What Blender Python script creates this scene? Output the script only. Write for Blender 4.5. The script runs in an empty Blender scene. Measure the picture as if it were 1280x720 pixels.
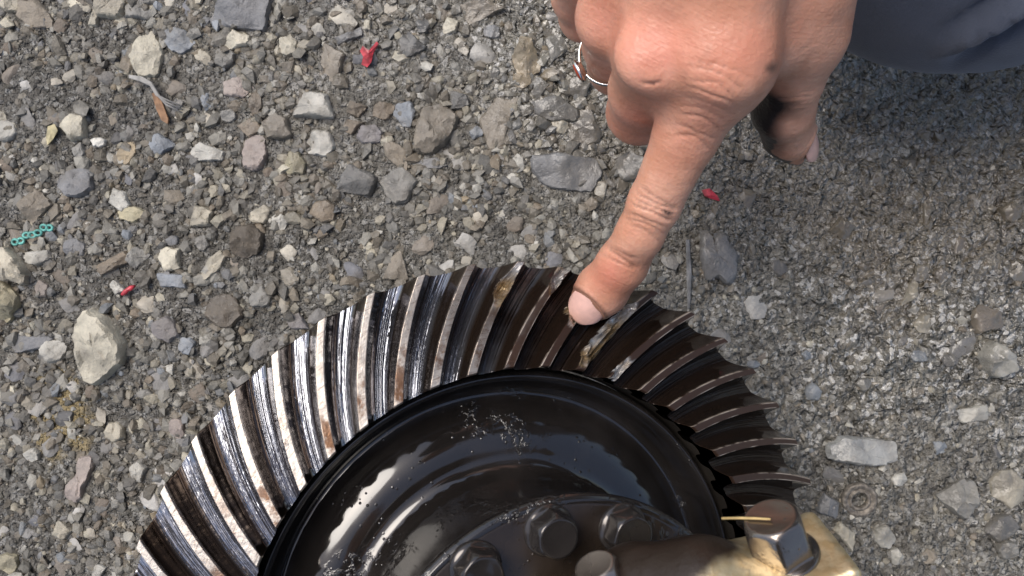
import bpy, math, random
import numpy as np
from mathutils import Vector, Matrix

SC = bpy.context.scene
COL = SC.collection
# ------------------------------------------------------------------ camera, sky, sun, exposure
U = 0.00115                 # one modelling unit in metres
F = 1100.0                  # focal length in photo pixels (1280 wide)
H = 340.0                   # camera height in units
cd = bpy.data.cameras.new('camera')
cd.sensor_width = 36.0
cd.lens = F / 1280.0 * 36.0
cd.clip_start = 0.005
cd.clip_end = 2000.0
cd.dof.use_dof = True
cd.dof.focus_distance = 258 * U
cd.dof.aperture_fstop = 30.0
cam = bpy.data.objects.new('camera', cd)
cam.location = (0, 0, H * U)
COL.objects.link(cam)
SC.camera = cam

SUN_EL, SUN_AZ = 63.0, 139.0     # azimuth: degrees counter-clockwise from +X
sdir = Vector((math.cos(math.radians(SUN_EL)) * math.cos(math.radians(SUN_AZ)),
               math.cos(math.radians(SUN_EL)) * math.sin(math.radians(SUN_AZ)),
               math.sin(math.radians(SUN_EL))))
world = bpy.data.worlds.new('World')
SC.world = world
world.use_nodes = True
wn = world.node_tree
bg = next(n for n in wn.nodes if n.type == 'BACKGROUND')
sky = wn.nodes.new('ShaderNodeTexSky')
sky.sky_type = 'NISHITA'
sky.sun_disc = False
sky.sun_elevation = math.radians(SUN_EL)
sky.sun_rotation = math.radians(90 - SUN_AZ)
sky.dust_density = 3.0
sky.air_density = 1.0
wn.links.new(sky.outputs[0], bg.inputs[0])
bg.inputs[1].default_value = 0.10
sl = bpy.data.lights.new('sun', 'SUN')
sl.energy = 1.25
sl.angle = math.radians(34)
sl.color = (1.0, 0.95, 0.88)
sun = bpy.data.objects.new('sun', sl)
sun.rotation_euler = (-sdir).to_track_quat('-Z', 'Y').to_euler()
sun.location = sdir * 5
COL.objects.link(sun)
SC.view_settings.view_transform = 'Standard'
SC.view_settings.look = 'None'
SC.view_settings.gamma = 1.0
SC.view_settings.exposure = 0.92

# ------------------------------------------------------------------ helpers
rng = np.random.default_rng(7)

def px(u, v, d):
    """point in units seen at photo pixel (u, v) at depth d below the camera"""
    return np.array([(u - 640) / F * d, (360 - v) / F * d, H - d])

def tag(o, label=None, cat=None, group=None, kind=None):
    if label: o['label'] = label
    if cat: o['category'] = cat
    if group: o['group'] = group
    if kind: o['kind'] = kind
    return o

def mesh_from(name, verts, faces, smooth=True):
    """verts in units; faces an (n,3)/(n,4) array or list of tuples"""
    me = bpy.data.meshes.new(name)
    v = np.asarray(verts, dtype=np.float64) * U
    if isinstance(faces, np.ndarray):
        k = faces.shape[1]; n = len(faces)
        me.vertices.add(len(v)); me.vertices.foreach_set('co', v.astype(np.float32).ravel())
        me.loops.add(n * k); me.loops.foreach_set('vertex_index', faces.astype(np.int32).ravel())
        me.polygons.add(n)
        me.polygons.foreach_set('loop_start', np.arange(0, n * k, k, dtype=np.int32))
        me.polygons.foreach_set('loop_total', np.full(n, k, dtype=np.int32))
        me.update(calc_edges=True)
    else:
        me.from_pydata([tuple(p) for p in v], [], [tuple(int(i) for i in f) for f in faces])
        me.update()
    me.polygons.foreach_set('use_smooth', np.full(len(me.polygons), smooth, dtype=bool))
    return me

def attr(me, name, vals):
    a = me.attributes.new(name, 'FLOAT', 'POINT')
    a.data.foreach_set('value', np.asarray(vals, dtype=np.float32).ravel())

def attr_col(me, name, cols):
    a = me.attributes.new(name, 'FLOAT_COLOR', 'POINT')
    c = np.ones((len(cols), 4), dtype=np.float32); c[:, :3] = cols
    a.data.foreach_set('color', c.ravel())

def link(name, me, mat=None, parent=None, loc=None):
    o = bpy.data.objects.new(name, me)
    COL.objects.link(o)
    if mat is not None and me is not None and not me.materials: me.materials.append(mat)
    if parent is not None: o.parent = parent
    if loc is not None: o.location = [c * U for c in loc]
    return o

def empty(name, loc=(0, 0, 0)):
    o = bpy.data.objects.new(name, None)
    COL.objects.link(o)
    o.empty_display_size = 0.02
    o.location = [c * U for c in loc]
    return o

# value noise (numpy)
def _hash(ix, iy, iz, seed):
    n = (ix * 374761393 + iy * 668265263 + iz * 2147483647 + seed * 1274126177) & 0xffffffff
    n = ((n ^ (n >> 13)) * 1274126177) & 0xffffffff
    n = (n ^ (n >> 16)) & 0xffff
    return n / 65535.0

def vnoise(x, y, z=None, seed=0):
    x = np.asarray(x, float); y = np.asarray(y, float)
    z = np.zeros_like(x) if z is None else np.asarray(z, float)
    ix, iy, iz = np.floor(x).astype(np.int64), np.floor(y).astype(np.int64), np.floor(z).astype(np.int64)
    fx, fy, fz = x - ix, y - iy, z - iz
    fx, fy, fz = [q * q * (3 - 2 * q) for q in (fx, fy, fz)]
    r = 0
    for dx in (0, 1):
        for dy in (0, 1):
            for dz in (0, 1):
                w = (fx if dx else 1 - fx) * (fy if dy else 1 - fy) * (fz if dz else 1 - fz)
                r = r + w * _hash(ix + dx, iy + dy, iz + dz, seed)
    return r * 2 - 1

def fbm(x, y, z=None, seed=0, octs=3):
    r = 0; a = 1.0; s = 0
    for i in range(octs):
        k = 2.03 ** i
        r = r + a * vnoise(np.asarray(x) * k, np.asarray(y) * k, None if z is None else np.asarray(z) * k, seed + i)
        s += a; a *= 0.5
    return r / s

def sstep(a, b, x):
    t = np.clip((x - a) / (b - a), 0, 1)
    return t * t * (3 - 2 * t)

# lathe about local z: profile list of (r, h)
def lathe(prof, seg=128, closed=False):
    prof = np.array(prof, float); n = len(prof)
    th = np.arange(seg) * 2 * np.pi / seg
    V = np.zeros((n, seg, 3))
    V[..., 0] = prof[:, 0:1] * np.cos(th); V[..., 1] = prof[:, 0:1] * np.sin(th); V[..., 2] = prof[:, 1:2]
    i = np.arange(n - 1 if not closed else n)[:, None]; j = np.arange(seg)[None]
    i2 = (i + 1) % n; j2 = (j + 1) % seg
    Fq = np.stack([i * seg + j, i * seg + j2, i2 * seg + j2, i2 * seg + j], -1).reshape(-1, 4)
    return V.reshape(-1, 3), Fq

def smooth_profile(pts, per=6):
    """Catmull-Rom through profile points"""
    p = np.array(pts, float); out = []
    for i in range(len(p) - 1):
        p0 = p[max(i - 1, 0)]; p1 = p[i]; p2 = p[i + 1]; p3 = p[min(i + 2, len(p) - 1)]
        for t in np.linspace(0, 1, per, endpoint=False):
            out.append(0.5 * ((2 * p1) + (-p0 + p2) * t + (2 * p0 - 5 * p1 + 4 * p2 - p3) * t * t + (-p0 + 3 * p1 - 3 * p2 + p3) * t ** 3))
    out.append(p[-1])
    return np.array(out)

# swept tube along points
def tube(pts, rad, seg=8, cap=True):
    pts = np.array(pts, float); n = len(pts)
    rad = np.full(n, rad) if np.isscalar(rad) else np.array(rad, float)
    V = []
    up = np.array([0.13, 0.31, 0.94])
    for i in range(n):
        t = pts[min(i + 1, n - 1)] - pts[max(i - 1, 0)]; t /= np.linalg.norm(t)
        a = np.cross(t, up); a /= np.linalg.norm(a); b = np.cross(t, a)
        for k in range(seg):
            an = 2 * np.pi * k / seg
            V.append(pts[i] + rad[i] * (a * np.cos(an) + b * np.sin(an)))
    Fs = []
    for i in range(n - 1):
        for k in range(seg):
            k2 = (k + 1) % seg
            Fs.append((i * seg + k, i * seg + k2, (i + 1) * seg + k2, (i + 1) * seg + k))
    if cap:
        Fs.append(tuple(range(seg - 1, -1, -1))); Fs.append(tuple((n - 1) * seg + k for k in range(seg)))
    return V, Fs

# ---- signed-distance surface builder (surface nets on a tensor grid)
class Field:
    def __init__(self, xs, ys, zs):
        self.ax = [np.asarray(a, np.float32) for a in (xs, ys, zs)]
        self.V = np.full([len(a) for a in self.ax], 60.0, np.float32)
    def block(self, lo, hi):
        sl = []
        for a, l, h in zip(self.ax, lo, hi):
            i0 = max(int(np.searchsorted(a, l)) - 1, 0); i1 = min(int(np.searchsorted(a, h)) + 1, len(a))
            sl.append(slice(i0, max(i1, i0 + 1)))
        return tuple(sl)
    def group(self, prims, k, kmerge, pad=None, sub=False):
        """prims: list of ('c', a, b, ra, rb) cones or ('e', centre, radii, R) ellipsoids or ('b', centre, half, R, round)"""
        pad = (max(k, kmerge) + 3.0) if pad is None else pad
        los, his = [], []
        for p in prims:
            if p[0] == 'c':
                r = max(p[3], p[4]); los.append(np.minimum(p[1], p[2]) - r); his.append(np.maximum(p[1], p[2]) + r)
            else:
                r = float(np.linalg.norm(p[2])); los.append(np.array(p[1]) - r); his.append(np.array(p[1]) + r)
        sl = self.block(np.min(los, 0) - pad, np.max(his, 0) + pad)
        G = np.full(self.V[sl].shape, 60.0, np.float32)
        for p, lo, hi in zip(prims, los, his):
            s2 = self.block(lo - pad, hi + pad)
            loc = tuple(slice(b.start - a.start, b.stop - a.start) for a, b in zip(sl, s2))
            X, Y, Z = np.meshgrid(*[a[s] for a, s in zip(self.ax, s2)], indexing='ij', sparse=True)
            if p[0] == 'c':
                a = np.asarray(p[1], np.float32); d = np.asarray(p[2], np.float32) - a
                L2 = float(d @ d) + 1e-9
                t = np.clip(((X - a[0]) * d[0] + (Y - a[1]) * d[1] + (Z - a[2]) * d[2]) / L2, 0, 1)
                D = np.sqrt((X - a[0] - t * d[0]) ** 2 + (Y - a[1] - t * d[1]) ** 2 + (Z - a[2] - t * d[2]) ** 2) - (p[3] + (p[4] - p[3]) * t)
            else:
                c = p[1]; R = np.eye(3) if p[3] is None else p[3]     # columns = local axes
                q = [(X - c[0]) * R[0, i] + (Y - c[1]) * R[1, i] + (Z - c[2]) * R[2, i] for i in range(3)]
                if p[0] == 'e':
                    k0 = np.sqrt(sum((q[i] / p[2][i]) ** 2 for i in range(3)))
                    k1 = np.sqrt(sum((q[i] / p[2][i] ** 2) ** 2 for i in range(3))) + 1e-6
                    D = k0 * (k0 - 1) / k1
                else:
                    e = [np.abs(q[i]) - (p[2][i] - p[4]) for i in range(3)]
                    D = np.sqrt(sum(np.maximum(x, 0) ** 2 for x in e)) + np.minimum(np.maximum(np.maximum(e[0], e[1]), e[2]), 0) - p[4]
            G[loc] = smin(G[loc], D.astype(np.float32), k)
        if sub: self.V[sl] = -smin(-self.V[sl], G, kmerge)
        else: self.V[sl] = smin(self.V[sl], G, kmerge)
    def mesh(self):
        V = self.V; nx, ny, nz = V.shape
        S = V < 0
        c = np.zeros((nx - 1, ny - 1, nz - 1), np.int8)
        for dx in (0, 1):
            for dy in (0, 1):
                for dz in (0, 1):
                    c += S[dx:nx - 1 + dx, dy:ny - 1 + dy, dz:nz - 1 + dz]
        act = np.argwhere((c > 0) & (c < 8))
        idx = np.full(c.shape, -1, np.int64)
        idx[act[:, 0], act[:, 1], act[:, 2]] = np.arange(len(act))
        acc = np.zeros((len(act), 3)); cnt = np.zeros(len(act))
        corners = [(dx, dy, dz) for dx in (0, 1) for dy in (0, 1) for dz in (0, 1)]
        for a in corners:
            for ax in range(3):
                if a[ax]: continue
                b = list(a); b[ax] = 1
                ia = act + np.array(a); ib = act + np.array(b)
                va = V[ia[:, 0], ia[:, 1], ia[:, 2]]; vb = V[ib[:, 0], ib[:, 1], ib[:, 2]]
                m = (va < 0) != (vb < 0)
                t = np.where(m, va / np.where(m, va - vb, 1), 0)
                pa = np.stack([self.ax[i][ia[:, i]] for i in range(3)], -1)
                pb = np.stack([self.ax[i][ib[:, i]] for i in range(3)], -1)
                acc[m] += (pa + (pb - pa) * t[:, None])[m]; cnt[m] += 1
        P = acc / cnt[:, None]
        quads = []
        for ax in range(3):
            sa = [slice(None)] * 3; sb = [slice(None)] * 3
            sa[ax] = slice(0, -1); sb[ax] = slice(1, None)
            A = S[tuple(sa)]; B = S[tuple(sb)]
            e = np.argwhere(A != B)
            o1, o2 = [(1, 2), (2, 0), (0, 1)][ax]
            ok = (e[:, o1] > 0) & (e[:, o2] > 0) & (e[:, o1] < V.shape[o1] - 1) & (e[:, o2] < V.shape[o2] - 1)
            e = e[ok]
            def cell(d1, d2):
                q = e.copy(); q[:, o1] += d1; q[:, o2] += d2
                return idx[q[:, 0], q[:, 1], q[:, 2]]
            Q = np.stack([cell(-1, -1), cell(0, -1), cell(0, 0), cell(-1, 0)], -1)
            fl = ~A[e[:, 0], e[:, 1], e[:, 2]]
            Q[fl] = Q[fl][:, ::-1]
            quads.append(Q)
        return P, np.concatenate(quads)

def smin(a, b, k):
    if k <= 0: return np.minimum(a, b)
    h = np.maximum(k - np.abs(a - b), 0) / k
    return np.minimum(a, b) - h * h * (k * 0.25)

def relax(P, Q, n=2, lam=0.5):
    """laplacian smoothing on quads"""
    E = np.concatenate([Q[:, [0, 1]], Q[:, [1, 2]], Q[:, [2, 3]], Q[:, [3, 0]]])
    cnt = np.bincount(E[:, 0], minlength=len(P)) + np.bincount(E[:, 1], minlength=len(P))
    for _ in range(n):
        A = np.zeros_like(P)
        for i in range(3):
            A[:, i] = np.bincount(E[:, 0], P[E[:, 1], i], len(P)) + np.bincount(E[:, 1], P[E[:, 0], i], len(P))
        P = P + lam * (A / cnt[:, None] - P)
    return P

def vnormals(P, Q):
    n = np.cross(P[Q[:, 2]] - P[Q[:, 0]], P[Q[:, 3]] - P[Q[:, 1]])
    N = np.zeros_like(P)
    for k in range(4):
        for i in range(3): N[:, i] += np.bincount(Q[:, k], n[:, i], len(P))
    return N / (np.linalg.norm(N, axis=1, keepdims=True) + 1e-12)

# ------------------------------------------------------------------ node helpers
class NT:
    def __init__(self, name):
        self.m = bpy.data.materials.new(name); self.m.use_nodes = True
        self.t = self.m.node_tree; self.t.nodes.clear()
        self.out = self.t.nodes.new('ShaderNodeOutputMaterial')
        self.p = self.t.nodes.new('ShaderNodeBsdfPrincipled')
        self.t.links.new(self.p.outputs[0], self.out.inputs[0])
    def n(self, typ, **kw):
        nd = self.t.nodes.new(typ)
        for k, v in kw.items(): setattr(nd, k, v)
        return nd
    def l(self, a, b): self.t.links.new(a, b)
    def set(self, sock, v):
        if hasattr(v, 'is_output') or isinstance(v, bpy.types.NodeSocket): self.l(v, sock)
        else: sock.default_value = v
    def inp(self, name, v):
        if not hasattr(v, 'is_output') and name in ('Base Color',) and len(v) == 3: v = (*v, 1)
        self.set(self.p.inputs[name], v)
    def math(self, op, a, b=0.0, c=0.0, clamp=False):
        nd = self.n('ShaderNodeMath', operation=op, use_clamp=clamp)
        self.set(nd.inputs[0], a); self.set(nd.inputs[1], b)
        if op in ('MULTIPLY_ADD', 'SMOOTH_MIN'): self.set(nd.inputs[2], c)
        return nd.outputs[0]
    def mix(self, f, a, b):
        nd = self.n('ShaderNodeMix', data_type='RGBA')
        self.set(nd.inputs[0], f)
        for i, v in ((6, a), (7, b)):
            if isinstance(v, (tuple, list)): v = (*v[:3], 1)
            self.set(nd.inputs[i], v)
        return nd.outputs[2]
    def mixf(self, f, a, b):
        nd = self.n('ShaderNodeMix', data_type='FLOAT')
        self.set(nd.inputs[0], f); self.set(nd.inputs[2], a); self.set(nd.inputs[3], b)
        return nd.outputs[0]
    def ramp(self, f, stops, interp='LINEAR'):
        nd = self.n('ShaderNodeValToRGB'); nd.color_ramp.interpolation = interp
        cr = nd.color_ramp
        while len(cr.elements) < len(stops): cr.elements.new(0.5)
        for e, (p, c) in zip(cr.elements, stops):
            e.position = p; e.color = (c, c, c, 1) if np.isscalar(c) else (*c, 1)
        self.l(f, nd.inputs[0]); return nd.outputs[0]
    def maprange(self, v, a, b, c=0.0, d=1.0):
        nd = self.n('ShaderNodeMapRange', interpolation_type='SMOOTHSTEP')
        self.set(nd.inputs[0], v); nd.inputs[1].default_value = a; nd.inputs[2].default_value = b
        nd.inputs[3].default_value = c; nd.inputs[4].default_value = d
        return nd.outputs[0]
    def obj(self): return self.n('ShaderNodeTexCoord').outputs['Object']
    def pos(self): return self.n('ShaderNodeNewGeometry').outputs['Position']
    def noise(self, vec, scale, detail=3.0, rough=0.55, dist=0.0, out=0):
        nd = self.n('ShaderNodeTexNoise'); self.l(vec, nd.inputs['Vector'])
        nd.inputs['Scale'].default_value = scale; nd.inputs['Detail'].default_value = detail
        nd.inputs['Roughness'].default_value = rough; nd.inputs['Distortion'].default_value = dist
        return nd.outputs[out]
    def voro(self, vec, scale, feature='F1', out='Distance', rnd=1.0):
        nd = self.n('ShaderNodeTexVoronoi', feature=feature); self.l(vec, nd.inputs['Vector'])
        nd.inputs['Scale'].default_value = scale; nd.inputs['Randomness'].default_value = rnd
        return nd.outputs[out]
    def attr(self, name, out='Fac'):
        return self.n('ShaderNodeAttribute', attribute_name=name).outputs[out]
    def bump(self, h, strength, dist, prev=None):
        nd = self.n('ShaderNodeBump'); nd.inputs['Strength'].default_value = strength
        nd.inputs['Distance'].default_value = dist
        self.set(nd.inputs['Height'], h)
        if prev is not None: self.l(prev, nd.inputs['Normal'])
        return nd.outputs[0]
    def wet(self):
        """mask of the oily wet ground: upper right, by world position (metres), with a ragged edge"""
        p = self.pos()
        sep = self.n('ShaderNodeSeparateXYZ'); self.l(p, sep.inputs[0])
        nz = self.noise(p, 14.0, 4.0)
        x = self.math('MULTIPLY', self.math('SUBTRACT', sep.outputs[0], 0.175), 6.5)
        y = self.math('MULTIPLY', self.math('SUBTRACT', sep.outputs[1], 0.085), 11.0)
        d = self.math('SQRT', self.math('ADD', self.math('MULTIPLY', x, x), self.math('MULTIPLY', y, y)))
        d = self.math('ADD', d, self.math('MULTIPLY', self.math('SUBTRACT', nz, 0.5), 1.4))
        return self.maprange(d, 0.55, 1.25, 1.0, 0.0)
    def damp(self):
        """wider, weaker dampness over the right half and top centre"""
        p = self.pos()
        sep = self.n('ShaderNodeSeparateXYZ'); self.l(p, sep.inputs[0])
        nz = self.noise(p, 9.0, 3.0)
        v = self.math('ADD', self.math('MULTIPLY', sep.outputs[0], 2.4), self.math('MULTIPLY', sep.outputs[1], 3.0))
        v = self.math('ADD', v, self.math('MULTIPLY', self.math('SUBTRACT', nz, 0.5), 0.9))
        return self.maprange(v, -0.1, 0.55)

M = {}
# ---- ground dirt
g = NT('gravel_dirt'); p = g.pos()
c1 = g.voro(p, 520, out='Color'); sepc = g.n('ShaderNodeSeparateColor'); g.l(c1, sepc.inputs[0])
n1 = g.noise(p, 30, 5.0); n2 = g.noise(p, 900, 3.0); n3 = g.noise(p, 160, 4.0, 0.65)
base = g.ramp(n1, [(0.3, (0.070, 0.064, 0.049)), (0.5, (0.115, 0.106, 0.083)), (0.7, (0.185, 0.172, 0.136))])
grain = g.ramp(sepc.outputs[0], [(0.0, (0.06, 0.056, 0.05)), (0.45, (0.15, 0.14, 0.125)), (0.75, (0.26, 0.25, 0.23)), (0.95, (0.50, 0.49, 0.46))])
damp0 = g.damp()
col = g.mix(g.mixf(damp0, 0.55, 0.28), base, grain)
col = g.mix(g.maprange(n3, 0.35, 0.6, 0.5, 0.0), col, (0.085, 0.078, 0.068))
wp = g.n('ShaderNodeSeparateXYZ'); g.l(p, wp.inputs[0])
ex = g.math('MULTIPLY', g.math('ADD', wp.outputs[0], 0.2026), 60.0); ey = g.math('MULTIPLY', g.math('ADD', wp.outputs[1], 0.055), 42.0)
clay = g.math('ADD', g.math('SQRT', g.math('ADD', g.math('MULTIPLY', ex, ex), g.math('MULTIPLY', ey, ey))), g.math('MULTIPLY', g.math('SUBTRACT', g.noise(p, 90, 3.0), 0.5), 2.2))
col = g.mix(g.maprange(clay, 0.5, 1.0, 0.75, 0.0), col, (0.34, 0.26, 0.12))
wet = g.wet(); damp = g.damp()
n5 = g.noise(p, 70, 4.0, 0.6); v5 = g.voro(p, 520, out='Color'); sp5 = g.n('ShaderNodeSeparateColor'); g.l(v5, sp5.inputs[0])
fleck = g.math('MULTIPLY', g.maprange(sp5.outputs[1], 0.74, 0.86), g.maprange(n5, 0.25, 0.55))
col = g.mix(g.math('MULTIPLY', g.maprange(n5, 0.42, 0.62), g.math('MULTIPLY', damp, 0.75)), col, (0.255, 0.235, 0.19))
col = g.mix(g.math('MULTIPLY', fleck, damp), col, (0.58, 0.565, 0.53))
col = g.mix(g.math('MULTIPLY', wet, 0.65), col, (0.17, 0.135, 0.09))
g.inp('Base Color', col)
g.inp('Roughness', g.mixf(wet, g.mixf(damp, 0.7, 0.10), 0.10)); g.inp('Specular IOR Level', g.mixf(damp, 0.4, 1.0))
col = g.mix(g.math('MULTIPLY', damp, 0.3), col, (0.085, 0.07, 0.05))
v2 = g.voro(p, 420); v3 = g.voro(p, 950)
b = g.bump(g.math('MULTIPLY', g.math('ADD', n3, g.math('MULTIPLY', v2, -0.9)), g.mixf(damp, 1.0, 0.55)), 1.0, 0.0026)
b = g.bump(g.math('MULTIPLY', g.math('ADD', n2, g.math('MULTIPLY', v3, -0.6)), g.mixf(damp, 1.0, 0.35)), 0.9, 0.0014, b)
n6 = g.noise(p, 210, 2.0, 0.5, 0.6); b = g.bump(g.math('MULTIPLY', n6, damp), 1.0, 0.0058, b)
g.l(b, g.p.inputs['Normal'])
M['ground'] = g.m

# ---- stones: colour from the object
def stone_mat(name, from_attr):
    s = NT(name); p = s.pos()
    if from_attr: c = s.attr('tint', 'Color')
    else: c = s.n('ShaderNodeObjectInfo').outputs['Color']
    n1 = s.noise(p, 120, 5.0, 0.65); n2 = s.noise(p, 700, 3.0, 0.6); n3 = s.noise(p, 45, 3.0)
    bc = s.n('ShaderNodeMix', data_type='RGBA', blend_type='MULTIPLY'); bc.inputs[0].default_value = 1.0
    s.l(c, bc.inputs[6]); s.l(s.ramp(n1, [(0.3, 0.62), (0.5, 0.95), (0.72, 1.22)]), bc.inputs[7])
    col = s.mix(s.maprange(n3, 0.44, 0.66, 0.0, 0.5), bc.outputs[2], (0.15, 0.135, 0.112))
    col = s.mix(s.maprange(n2, 0.58, 0.75, 0.0, 0.35), col, (0.36, 0.34, 0.30))
    wet = s.wet(); damp = s.damp()
    col = s.mix(s.math('MULTIPLY', damp, 0.3), col, (0.12, 0.112, 0.095))
    col = s.mix(s.math('MULTIPLY', wet, 0.7), col, (0.18, 0.145, 0.10))
    s.inp('Base Color', col)
    s.inp('Roughness', s.mixf(wet, s.mixf(damp, s.ramp(n1, [(0.35, 0.42), (0.65, 0.8)]), s.ramp(n1, [(0.35, 0.10), (0.65, 0.34)])), 0.13))
    s.inp('Specular IOR Level', s.mixf(damp, 0.45, 0.85))
    b = s.bump(n1, 0.55, 0.0022); b = s.bump(s.math('MULTIPLY', n2, s.mixf(damp, 1.0, 0.4)), 0.6, 0.0007, b)
    s.l(b, s.p.inputs['Normal'])
    return s.m
M['stone'] = stone_mat('weathered_stone', False)
M['grit'] = stone_mat('gravel_grit', True)

# ---- oily black steel used on gear blank, case
def oily(name, base, spec, rough, speckle=0.0, metal=0.0):
    s = NT(name); p = s.obj()
    n1 = s.noise(p, 35, 4.0, 0.6); n2 = s.noise(p, 260, 4.0, 0.6, 0.4); n3 = s.noise(p, 900, 2.0)
    col = s.mix(s.maprange(n1, 0.42, 0.68), base, tuple(b * 1.7 for b in base))
    s.inp('Base Color', col); s.inp('Metallic', metal)
    s.inp('Roughness', s.math('ADD', s.math('MULTIPLY', s.maprange(n1, 0.35, 0.7), 0.14), rough))
    s.inp('Specular IOR Level', spec)
    b = s.bump(s.noise(p, 45, 2.0, 0.5), 0.2, 0.0012)
    if speckle:
        m = s.maprange(s.noise(p, 28, 3.0, 0.6), 0.54, 0.66)
        b = s.bump(s.math('MULTIPLY', s.maprange(n2, 0.47, 0.58), m), speckle, 0.0011, b)
        dr = s.maprange(s.voro(p, 430), 0.05, 0.22, 1.0, 0.0)
        b = s.bump(s.math('MULTIPLY', dr, s.maprange(s.noise(p, 60, 2.0), 0.5, 0.6)), speckle, 0.0008, b)
    s.l(b, s.p.inputs['Normal'])
    return s.m
M['case'] = oily('oil_coated_case', (0.014, 0.012, 0.011), 0.9, 0.07, 0.5, 0.12)
M['flange'] = oily('oil_coated_flange', (0.022, 0.016, 0.012), 0.6, 0.15, 0.3, 0.2)
M['bolt'] = oily('oily_bolt_steel', (0.045, 0.040, 0.038), 0.8, 0.09, 0.15, 0.55)
M['cap_bolt'] = oily('worn_bolt_steel', (0.22, 0.19, 0.165), 0.5, 0.2, 0.15, 0.9)
M['housing'] = oily('oily_cast_iron', (0.03, 0.026, 0.022), 0.4, 0.4, 0.3, 0.2)

# ---- gear tooth
s = NT('gear_tooth_steel')
sh_ = s.n('ShaderNodeVectorMath', operation='MULTIPLY_ADD'); s.l(s.n('ShaderNodeObjectInfo').outputs['Random'], sh_.inputs[0])     # every tooth wears differently
sh_.inputs[1].default_value = (3.1, 5.7, 2.3); s.l(s.obj(), sh_.inputs[2]); p = sh_.outputs[0]
S_ = s.attr('across'); T_ = s.attr('along'); L_ = s.attr('land'); C_ = s.attr('chip')
n1 = s.noise(p, 60, 4.0, 0.6); n2 = s.noise(p, 420, 4.0, 0.62, 0.5); n3 = s.noise(p, 24, 3.0)
def sxt(ks, kt):
    c_ = s.n('ShaderNodeCombineXYZ'); s.l(s.math('MULTIPLY', S_, ks), c_.inputs[0]); s.l(s.math('MULTIPLY', T_, kt), c_.inputs[1])
    rnd_ = s.n('ShaderNodeObjectInfo').outputs['Random']; s.l(s.math('MULTIPLY', rnd_, 37.0), c_.inputs[2])
    return c_.outputs[0]
stri = s.noise(sxt(13.0, 0.5), 1.0, 1.0, 0.6)
wav = s.noise(sxt(5.0, 5.0), 1.0, 3.0, 0.6)
wp = s.n('ShaderNodeSeparateXYZ'); s.l(s.pos(), wp.inputs[0])
# sky reflection painted in: left lands and roots bright, right ones dark
painted_sheen = s.maprange(s.math('ADD', wp.outputs[0], s.math('MULTIPLY', s.math('SUBTRACT', s.noise(s.pos(), 45, 4.0), 0.5), 0.07)), -0.035, 0.012, 1.0, 0.0)
land = s.math('MULTIPLY', L_, s.maprange(n1, 0.2, 0.34))
rust = s.math('MULTIPLY', s.maprange(s.noise(p, 75, 5.0, 0.7), 0.47, 0.6), 0.75)
rust = s.math('MULTIPLY', rust, s.maprange(T_, 0.15, 0.9, 0.1, 1.35), clamp=True)
scr = s.noise(sxt(3.0, 60.0), 1.0, 3.0, 0.7, 1.0)
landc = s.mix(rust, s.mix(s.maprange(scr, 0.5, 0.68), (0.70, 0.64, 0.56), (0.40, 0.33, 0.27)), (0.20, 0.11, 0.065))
landc = s.mix(painted_sheen, (0.060, 0.034, 0.023), landc)
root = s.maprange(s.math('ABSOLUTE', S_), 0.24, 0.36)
flankc = s.mix(root, s.mix(painted_sheen, (0.022, 0.014, 0.010), (0.060, 0.040, 0.026)), s.mix(painted_sheen, (0.022, 0.015, 0.012), (0.29, 0.30, 0.33)))
chipc = s.mix(s.maprange(n1, 0.4, 0.6), (0.42, 0.41, 0.40), (0.28, 0.20, 0.11))
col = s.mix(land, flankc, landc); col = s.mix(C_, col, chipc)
edge = s.math('MULTIPLY', s.attr('edge'), s.maprange(s.noise(p, 130, 3.0), 0.42, 0.6))
col = s.mix(edge, col, (0.62, 0.52, 0.43))
s.inp('Base Color', col); s.inp('Metallic', s.mixf(painted_sheen, 0.45, 0.92)); s.inp('Specular IOR Level', 0.3)
s.inp('Roughness', s.mixf(land, s.math('ADD', s.math('MULTIPLY', n1, 0.10), 0.05), s.math('ADD', s.math('MULTIPLY', n2, 0.2), s.mixf(painted_sheen, 0.12, 0.3))))
nl = s.math('SUBTRACT', 1.0, L_)
b = s.bump(s.math('MULTIPLY', stri, s.math('MULTIPLY', nl, root)), 1.0, 0.0011)
b = s.bump(s.math('MULTIPLY', wav, s.math('MULTIPLY', nl, s.math('ADD', s.math('MULTIPLY', root, 0.9), 0.08))), 0.6, 0.0006, b)
b = s.bump(s.math('MULTIPLY', n2, s.math('ADD', s.math('MULTIPLY', L_, 0.28), s.math('ADD', s.math('MULTIPLY', C_, 1.5), 0.03))), 0.5, 0.0011, b)
s.l(b, s.p.inputs['Normal'])
M['tooth'] = s.m

# ---- bearing cap: oily golden cast metal, its bright and dark sides painted in
s = NT('oily_golden_cap'); p = s.obj()
n1 = s.noise(p, 30, 4.0, 0.6); n2 = s.noise(p, 300, 4.0, 0.6)
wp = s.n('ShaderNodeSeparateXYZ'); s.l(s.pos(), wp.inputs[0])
q_ = s.math('SUBTRACT', s.math('MULTIPLY', wp.outputs[0], 0.35), wp.outputs[1])     # bright reflection painted gold on the outer side, shade dark toward the gear
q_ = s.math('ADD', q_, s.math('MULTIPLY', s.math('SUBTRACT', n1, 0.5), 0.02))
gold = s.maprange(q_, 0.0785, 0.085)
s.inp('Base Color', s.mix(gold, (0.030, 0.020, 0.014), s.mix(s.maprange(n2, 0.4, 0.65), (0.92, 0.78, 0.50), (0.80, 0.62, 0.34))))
s.inp('Metallic', s.mixf(gold, 0.3, 0.85)); s.inp('Roughness', s.math('ADD', s.math('MULTIPLY', n1, 0.2), 0.3))
b = s.bump(n1, 0.5, 0.003); b = s.bump(n2, 0.4, 0.0008, b); s.l(b, s.p.inputs['Normal'])
M['cap'] = s.m

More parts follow.
